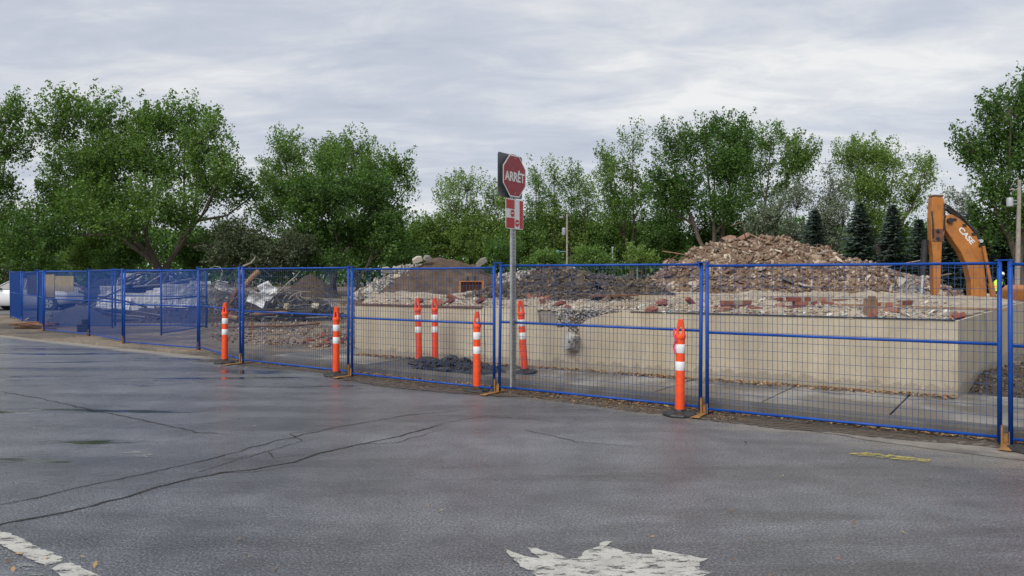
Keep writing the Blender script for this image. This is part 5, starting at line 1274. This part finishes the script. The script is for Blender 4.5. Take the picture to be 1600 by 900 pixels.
# ------------------------------------------------------------------ trees
def tree(name, label, u0, Y, lobes, leafm, barkm='bark', leaf=.2, dens=1.0, stems=3, seed=1, cat='tree', plume=1.0, group=None, trunk_r=.2, shell=2.2, flat=1.0):
    r_ = random.Random(seed); g = np.random.default_rng(seed)
    X0 = X_(u0, Y); t = tag(empty(name, (X0, Y, GROUND_Z)), label, cat, group)
    k = Y/F_PX; L = []
    us = [q[0] for q in lobes]; width = (max(us) - min(us))*k
    for (u, v, ru, rv) in lobes:
        dy = r_.uniform(-.5, .5)*max(1.0, width*.55) if len(lobes) > 1 else 0
        L.append((np.array((X_(u, Y) - X0, dy, Z_(v, Y) - GROUND_Z)), np.array((ru*k, (ru+rv)*.5*k, rv*k))))
    zmin = min(c[2] - q[2] for c, q in L); zmin = max(.4, zmin)
    tb = MB(); C_, A_, NL = [], [], []
    order = sorted(range(len(L)), key=lambda i: L[i][0][0]); grp = {}
    for j, i in enumerate(order): grp[i] = min(stems - 1, j*stems//len(order))
    stem = []
    for k_ in range(stems):
        mem = [Vector(L[i][0]) for i in order if grp[i] == k_]
        mean = sum(mem, Vector())/len(mem) if mem else Vector((0, 0, 4)); a = 2*math.pi*k_/stems
        b0 = Vector((.22*math.cos(a), .22*math.sin(a), -.1)) if stems > 1 else Vector((0, 0, -.1))
        zt = max(zmin*1.1, mean.z*.62)
        top_ = Vector((mean.x*.52, mean.y*.5, zt)); m1 = b0.lerp(top_, .4) + Vector((-mean.x*.10, 0, zt*.04)); m2 = b0.lerp(top_, .72) + Vector((r_.uniform(-.15, .15), 0, 0))
        stem.append([b0, m1, m2, top_])
        if mem: tb.tube(stem[-1], [trunk_r*.8, trunk_r*.62, trunk_r*.5, trunk_r*.34], 7, cap=False)
    for li, (c, q) in enumerate(L):
        sp = stem[grp[li]]; c_ = Vector(c)
        st_ = sp[2].lerp(sp[3], r_.random()) if c_.z > sp[2].z else sp[1].lerp(sp[2], r_.random())
        tr = trunk_r*.36
        h_ = st_.lerp(c_, .5) + Vector((0, 0, -.12*(c_ - st_).length)); h_.x = h_.x*.9 + c_.x*.1
        tb.tube([st_, h_, c_, c_ + Vector((0, 0, q[2]*.5))], [tr, tr*.7, tr*.4, tr*.12], 6, cap=False)
        vol = q[0]*q[1]*q[2]
        ncl = int(dens*max(9, 15*vol**.72))
        ns = max(3, int(4 + 1.1*vol**.33*1.6))
        sdir = g.normal(size=(ns, 3)); sdir /= np.linalg.norm(sdir, axis=1)[:, None]; sdir[:, 2] = sdir[:, 2]*.9 + .12
        sub = sdir*(.45 + .4*g.random((ns, 1))); pk = g.integers(0, ns, ncl)
        rel = sub[pk] + np.clip(g.normal(size=(ncl, 3)), -1.7, 1.7)*.27
        ln = np.linalg.norm(rel, axis=1)[:, None]; rel = np.where(ln > 1.08, rel/ln*1.08, rel); d = rel/np.maximum(ln, .05)
        pos = c + rel*q
        pos[:, 2] = np.maximum(pos[:, 2], .15)
        ax = d*.6 + np.array((0, 0, .85*plume)) + g.normal(size=(ncl, 3))*.25; ax /= np.linalg.norm(ax, axis=1)[:, None]
        C_.append(pos); A_.append(ax)
        for i in range(0, ncl, max(1, ncl//16)):
            e_ = Vector(pos[i]); m_ = Vector(c).lerp(e_, .5) + Vector((0, 0, -.1*q[2]))
            tb.tube([Vector(c) - Vector((0, 0, q[2]*.3)), m_, e_], [tr*.16 + .01, tr*.09 + .01, .008], 4, cap=False)
    C_ = np.concatenate(C_); A_ = np.concatenate(A_); n = len(C_)
    per = 84; PL = (.42 + .5*g.random(n))*(.75 + .02*Y*.6)*(1 + .55*plume*np.clip(A_[:, 2] - .55, 0, .5)*2)
    cc = np.repeat(C_, per, 0); aa = np.repeat(A_, per, 0); pl = np.repeat(PL, per)
    tt = g.uniform(-.75, .9, n*per); rr_ = (1 - np.clip(tt + .1, -.6, 1)*.85)[:, None]*np.clip(g.normal(size=(n*per, 3)), -1.5, 1.5)*.30*pl[:, None]
    pos = cc + aa*(tt*pl)[:, None] + rr_*np.array((1, 1, .85*flat))
    keep = pos[:, 2] > .05; pos = pos[keep]; m = len(pos)
    sz = leaf*.86*(.4 + 1.0*g.random(m))
    e1 = g.normal(size=(m, 3)); e1 /= np.linalg.norm(e1, axis=1)[:, None]
    e2 = np.cross(e1, g.normal(size=(m, 3))); e2 /= np.linalg.norm(e2, axis=1)[:, None]
    e1 = e1*sz[:, None]*.55; e2 = e2*sz[:, None]*.4
    V = np.stack([pos - e1, pos - e2*.9 + e1*.1, pos + e1, pos + e2*.9 + e1*.1], 1)
    tb.build('trunk', M[barkm], t, True, fix=False)
    tag(link('crown', quads_mesh('crown', V, M[leafm]), None, t), kind='stuff')
    return t, m
NLEAF = 0
def T(*a, **k):
    global NLEAF
    t, m = tree(*a, **k); NLEAF += m; return t
T('cottonwood_tree', 'broad many-stemmed tree with ragged crown behind the crushed white wreck', 255, 60, [(92,188,36,44),(148,188,40,36),(80,250,48,40),(160,250,58,48),(226,196,40,38),(282,202,40,38),(338,232,32,40),(246,262,66,48),(328,286,48,40),(50,292,32,30),(374,272,20,30),(175,312,66,34),(300,332,58,34),(106,318,50,28),(385,300,18,22),(205,350,58,26),(120,352,44,26),(335,362,40,24),(60,338,36,26)], 'leaf_a', stems=5, seed=11, trunk_r=.34, leaf=.21)
T('cottonwood_tree', 'tree cut by the edge of the view beyond the parked white car', -20, 56, [(-2,185,30,38),(8,235,28,36),(-35,215,40,60),(-8,285,36,30),(-40,300,40,40),(-20,345,40,30)], 'leaf_a', stems=2, seed=12, trunk_r=.28)
T('cottonwood_tree', 'tall loose tree with spiky top twigs above the scrap heap', 520, 68, [(450,246,36,30),(496,240,32,26),(548,240,32,24),(432,288,38,32),(512,284,50,36),(586,272,34,26),(622,268,24,22),(642,296,16,20),(470,320,46,30),(560,310,50,30),(430,335,30,28)], 'leaf_a', stems=3, seed=13, trunk_r=.34)
T('leafy_tree', 'dense rounded dark green tree above the left flank of the soil heap', 560, 60, [(520,322,56,44),(585,318,52,48),(618,350,30,40),(545,372,70,40),(480,362,44,40),(600,385,48,30)], 'leaf_c', stems=2, seed=14, plume=.2, dens=1.15)
T('slender_tree', 'airy light tree rising above the low hedge left of the stop sign', 735, 80, [(694,302,18,16),(732,296,26,18),(772,306,20,20),(712,326,30,18),(758,332,30,22),(790,318,16,20)], 'leaf_b', stems=2, seed=15, dens=.75, trunk_r=.2)
for i, (u, top, lab) in enumerate(((838, 256, 'slim poplar right behind the stop sign plates'), (866, 256, 'slim poplar between the stop sign and the far utility pole'), (893, 252, 'slim poplar just right of the far utility pole'), (915, 268, 'slim short poplar beside the spire-topped tree'))):
    T('poplar_tree', lab, u, 82, [(u, top+22, 13, 22), (u+4, top+58, 14, 22), (u-5, top+88, 15, 18), (u, top + 120, 22, 22)], 'leaf_b' if i % 2 else 'leaf_a', stems=1, seed=20+i, dens=.75, trunk_r=.22, group='row of slim poplars')
T('cottonwood_tree', 'tree with a tall narrow spire in front of the poplar row', 988, 76, [(988,232,11,24),(990,268,22,24),(950,246,20,22),(945,285,22,24),(980,308,30,24),(1010,290,14,20),(960,340,36,26)], 'leaf_a', stems=2, seed=25, dens=.8, trunk_r=.26)
T('broad_tree', 'large dense dark tree behind the tall rubble heap', 1112, 66, [(1050,222,28,26),(1096,214,30,26),(1142,222,28,32),(1056,272,38,34),(1108,266,44,36),(1152,276,28,34),(1078,314,50,26),(1132,322,44,26),(1036,298,22,24),(1160,240,16,44)], 'leaf_c', stems=3, seed=26, dens=1.05, trunk_r=.36)
T('cottonwood_tree', 'narrow tree with pointed top right of the large dense tree', 1196, 70, [(1206,220,22,26),(1242,234,22,26),(1190,258,24,28),(1226,270,30,28),(1252,250,16,18),(1200,300,28,24)], 'leaf_a', stems=2, seed=27, dens=.9, trunk_r=.26)
T('light_tree', 'light green open-crowned tree behind the spruces', 1372, 76, [(1318,252,28,28),(1358,240,30,26),(1402,250,24,22),(1432,276,18,18),(1334,290,38,28),(1384,294,40,30),(1420,312,24,22),(1364,332,40,28),(1440,262,8,8)], 'leaf_b', stems=3, seed=28, dens=.85, trunk_r=.28)
T('willow_tree', 'silver-green willow just behind the rubble heap crest', 1222, 58, [(1212,338,36,30),(1244,318,26,26),(1190,352,22,22),(1240,360,34,28)], 'leaf_g', 'bark_dark', stems=3, seed=29, plume=.4, leaf=.16)
T('willow_tree', 'silver-green willow between the two bluish spruces', 1304, 59, [(1296,306,28,30),(1316,340,34,36),(1284,350,24,34),(1312,384,36,26)], 'leaf_g', 'bark_dark', stems=3, seed=30, plume=.4, leaf=.16, dens=.85)
T('maple_tree', 'tall tree towering behind the excavator and the wooden pole', 1592, 50, [(1562,190,34,38),(1606,168,40,40),(1524,234,28,26),(1570,246,48,42),(1614,262,50,56),(1534,292,30,24),(1578,322,46,40),(1548,350,36,30),(1620,340,46,46),(1600,210,40,36)], 'leaf_c', stems=2, seed=31, dens=1.1, trunk_r=.38, leaf=.19)
T('sapling_tree', 'thin pale sapling seen past the excavator boom', 1492, 84, [(1478,306,14,14),(1502,304,16,16),(1488,330,22,16),(1512,330,14,16)], 'leaf_g', stems=2, seed=32, dens=.45, trunk_r=.14)
# bushes and understorey
BU = [(58,372,62,48,54,'leaf_c','dark rounded bush behind the parked white car'),(8,350,40,60,60,'leaf_b','lighter bush at the view edge beyond the car'),(140,385,40,40,66,'leaf_b','bright bush between the dark bush and the broad tree'),(190,390,40,30,62,'leaf_c','dark bush left of the many-stemmed trunk'),(310,385,40,34,64,'leaf_c','dark bush right of the many-stemmed trunk'),
      (372,378,48,40,56,'leaf_o','greyish olive bush above the cable tangle'),(440,385,52,40,57,'leaf_o','greyish olive bush left of the dense rounded tree'),(500,398,38,24,58,'leaf_c','low dark bush above the small gravel cone'),
      (650,372,34,30,78,'leaf_b','bright hedge bush left of the airy tree'),(690,362,46,32,80,'leaf_b','bright hedge bush under the airy tree'),(745,368,50,32,78,'leaf_b','bright hedge bush right of the airy tree'),(800,362,44,36,80,'leaf_a','mid green bush behind the sign post'),
      (640,396,28,18,60,'leaf_c','low dark shrub on the left shoulder of the soil heap'),(784,384,28,24,62,'leaf_c','dark round shrub left of the sign post'),
      (850,362,40,40,84,'leaf_a','mid green thicket under the poplars'),(905,366,42,38,84,'leaf_a','green thicket right of the far utility pole'),(955,368,40,40,82,'leaf_c','dark thicket under the spire tree'),(1005,362,44,42,80,'leaf_a','green thicket left of the rubble heap'),(1045,358,40,36,74,'leaf_c','dark thicket touching the left slope of the rubble heap'),
      (1120,356,50,30,72,'leaf_c','dark undergrowth below the large dense tree'),(1180,356,40,34,74,'leaf_c','dark undergrowth behind the willow'),(1260,370,40,30,72,'leaf_o','olive undergrowth between the willows'),
      (1000,398,20,16,60,'leaf_b','small bright shrub near the slender posts'),
      (1380,376,50,34,78,'leaf_a','green undergrowth behind the spruces'),(1440,372,44,40,76,'leaf_a','green undergrowth left of the excavator stick'),(1490,378,44,36,70,'leaf_c','dark undergrowth framed by the excavator arm'),(1545,392,40,34,66,'leaf_c','dark undergrowth behind the worker'),(1600,395,44,34,62,'leaf_c','dark undergrowth at the foot of the wooden pole')]
for i, (u, v, ru, rv, Y, lm, lab) in enumerate(BU):
    T('bush', lab, u, Y, [(u, v, ru*.8, rv*.8), (u - ru*.45, v + rv*.35, ru*.6, rv*.6), (u + ru*.45, v + rv*.3, ru*.6, rv*.62), (u, v + rv*.7, ru*.85, rv*.5)], lm, 'bark_dark', leaf=.17 if Y < 70 else .22, dens=.95, stems=3, seed=60+i, cat='bush', plume=.35, trunk_r=.07, group='bushes along the tree line')
for u, v, ru, rv, lab in ((856, 406, 21, 17, 'small round clipped shrub left of the far utility pole'), (929, 404, 27, 19, 'large round clipped shrub right of the far utility pole')):
    T('round_shrub', lab, u, 50, [(u, v, ru, rv), (u - ru*.3, v + rv*.5, ru*.75, rv*.7), (u + ru*.3, v + rv*.5, ru*.75, rv*.7)], 'leaf_a', 'bark_dark', leaf=.13, dens=5.0, stems=2, seed=int(u), cat='shrub', plume=.1, trunk_r=.05)
# distant wood closing the view
def far_wood():
    g = np.random.default_rng(5); P = []
    for u in range(-260, 1900, 16):
        Y = 118 + 14*math.sin(u*.031) + g.uniform(-6, 6); k = Y/F_PX; top = 362 + 14*math.sin(u*.019) + g.uniform(-10, 12); n = 900
        z = GROUND_Z + (Z_(top, Y) - GROUND_Z)*g.random(n)**.7; w = 15*k*np.sqrt(np.clip(1.05 - (z/(Z_(top, Y)))**3, .05, 1))
        P.append(np.stack([X_(u, Y) + g.normal(size=n)*w, Y + g.normal(size=n)*2, z], 1))
    pos = np.concatenate(P); m = len(pos); sz = .5*(.6 + .8*g.random(m))
    e1 = g.normal(size=(m, 3)); e1 /= np.linalg.norm(e1, axis=1)[:, None]; e2 = np.cross(e1, g.normal(size=(m, 3))); e2 /= np.linalg.norm(e2, axis=1)[:, None]
    e1 = e1*sz[:, None]*.55; e2 = e2*sz[:, None]*.45
    V = np.stack([pos - e1, pos - e2, pos + e1, pos + e2], 1)
    return tag(tag(link('distant_wood', quads_mesh('distant_wood', V, M['leaf_c'])), 'far dark green belt of woodland behind all the trees', 'wood'), kind='stuff')
far_wood()

# spruces
def spruce(u, vtop, Y, halfw, label, seed):
    r_ = random.Random(seed); g = np.random.default_rng(seed); H = Z_(vtop, Y) - GROUND_Z; Wd = halfw*Y/F_PX
    t = tag(empty('spruce_tree', (X_(u, Y), Y, GROUND_Z)), label, 'spruce', 'bluish spruces beside the excavator')
    tb = MB(); tb.tube([(0, 0, -.1), (0, 0, H*.5), (0, 0, H)], [.14, .09, .015], 8)
    Q = []
    z = .25
    while z < H - .05:
        f = 1 - z/H; R0 = 1.2*Wd*(f**.74)*r_.uniform(.8, 1.16) + .05; nb = max(5, int(7 + 9*f))
        for b in range(nb):
            a = 2*math.pi*b/nb + r_.uniform(-.25, .25); Rb = R0*r_.uniform(.66, 1.18)
            dx_, dy_ = math.cos(a), math.sin(a)
            tip = np.array((dx_*Rb, dy_*Rb, z - .12*Rb + .10*Rb*r_.random())); root = np.array((0, 0, z + .05))
            mid = (root + tip)/2 + np.array((0, 0, -.10*Rb))
            if b % 3 == 0: tb.tube([root, mid, tip], [.025, .015, .004], 3, cap=False)
            n = int(18 + 44*Rb); s = g.random(n)**.7
            p = (1-s)[:, None]**2*root + (2*s*(1-s))[:, None]*mid + (s**2)[:, None]*tip
            side = np.array((-dy_, dx_, 0)); w = .30*Rb*(1 - s*.75) + .04
            off = g.uniform(-1, 1, n)*w; p = p + off[:, None]*side + np.stack([np.zeros(n), np.zeros(n), -np.abs(off)*.35 + g.normal(size=n)*.03], 1)
            fw = np.stack([np.full(n, dx_), np.full(n, dy_), g.uniform(-.35, .1, n)], 1) + np.sign(off)[:, None]*side*.7
            fw /= np.linalg.norm(fw, axis=1)[:, None]; L_ = g.uniform(.14, .30, n)[:, None]
            up = np.stack([g.normal(size=n)*.3, g.normal(size=n)*.3, np.ones(n)], 1); sd_ = np.cross(fw, up); sd_ /= np.linalg.norm(sd_, axis=1)[:, None]
            Q.append(np.stack([p - fw*L_*.3, p + sd_*.06, p + fw*L_, p - sd_*.06 + np.array((0, 0, -.03))], 1))
        z += .17 + .12*f
    tb.build('trunk', M['bark_dark'], t, True, fix=False)
    V = np.concatenate(Q); tag(link('crown', quads_mesh('crown', V, M['needle']), None, t), kind='stuff')
    return len(V)
for i, (u, vt, Y, hw2, lab) in enumerate(((1272, 326, 50, 30, 'bluish spruce half hidden by the rubble heap slope'), (1343, 316, 50, 36, 'broad dark spruce between the rubble heap and the slim spruce'), (1394, 318, 51, 30, 'slim bluish spruce in the middle of the spruce row'), (1436, 342, 52, 28, 'short spruce right beside the excavator stick'), (1480, 352, 54, 28, 'spruce framed under the excavator arm'), (1521, 318, 53, 34, 'dark spruce behind the excavator boom'), (1570, 340, 54, 30, 'dark spruce near the wooden pole'))):
    NLEAF += spruce(u, vt, Y, hw2, lab, 90+i)
print('LEAF QUADS', NLEAF, 'TRIS', sum(len(o.data.polygons) for o in bpy.data.objects if o.type == 'MESH'))
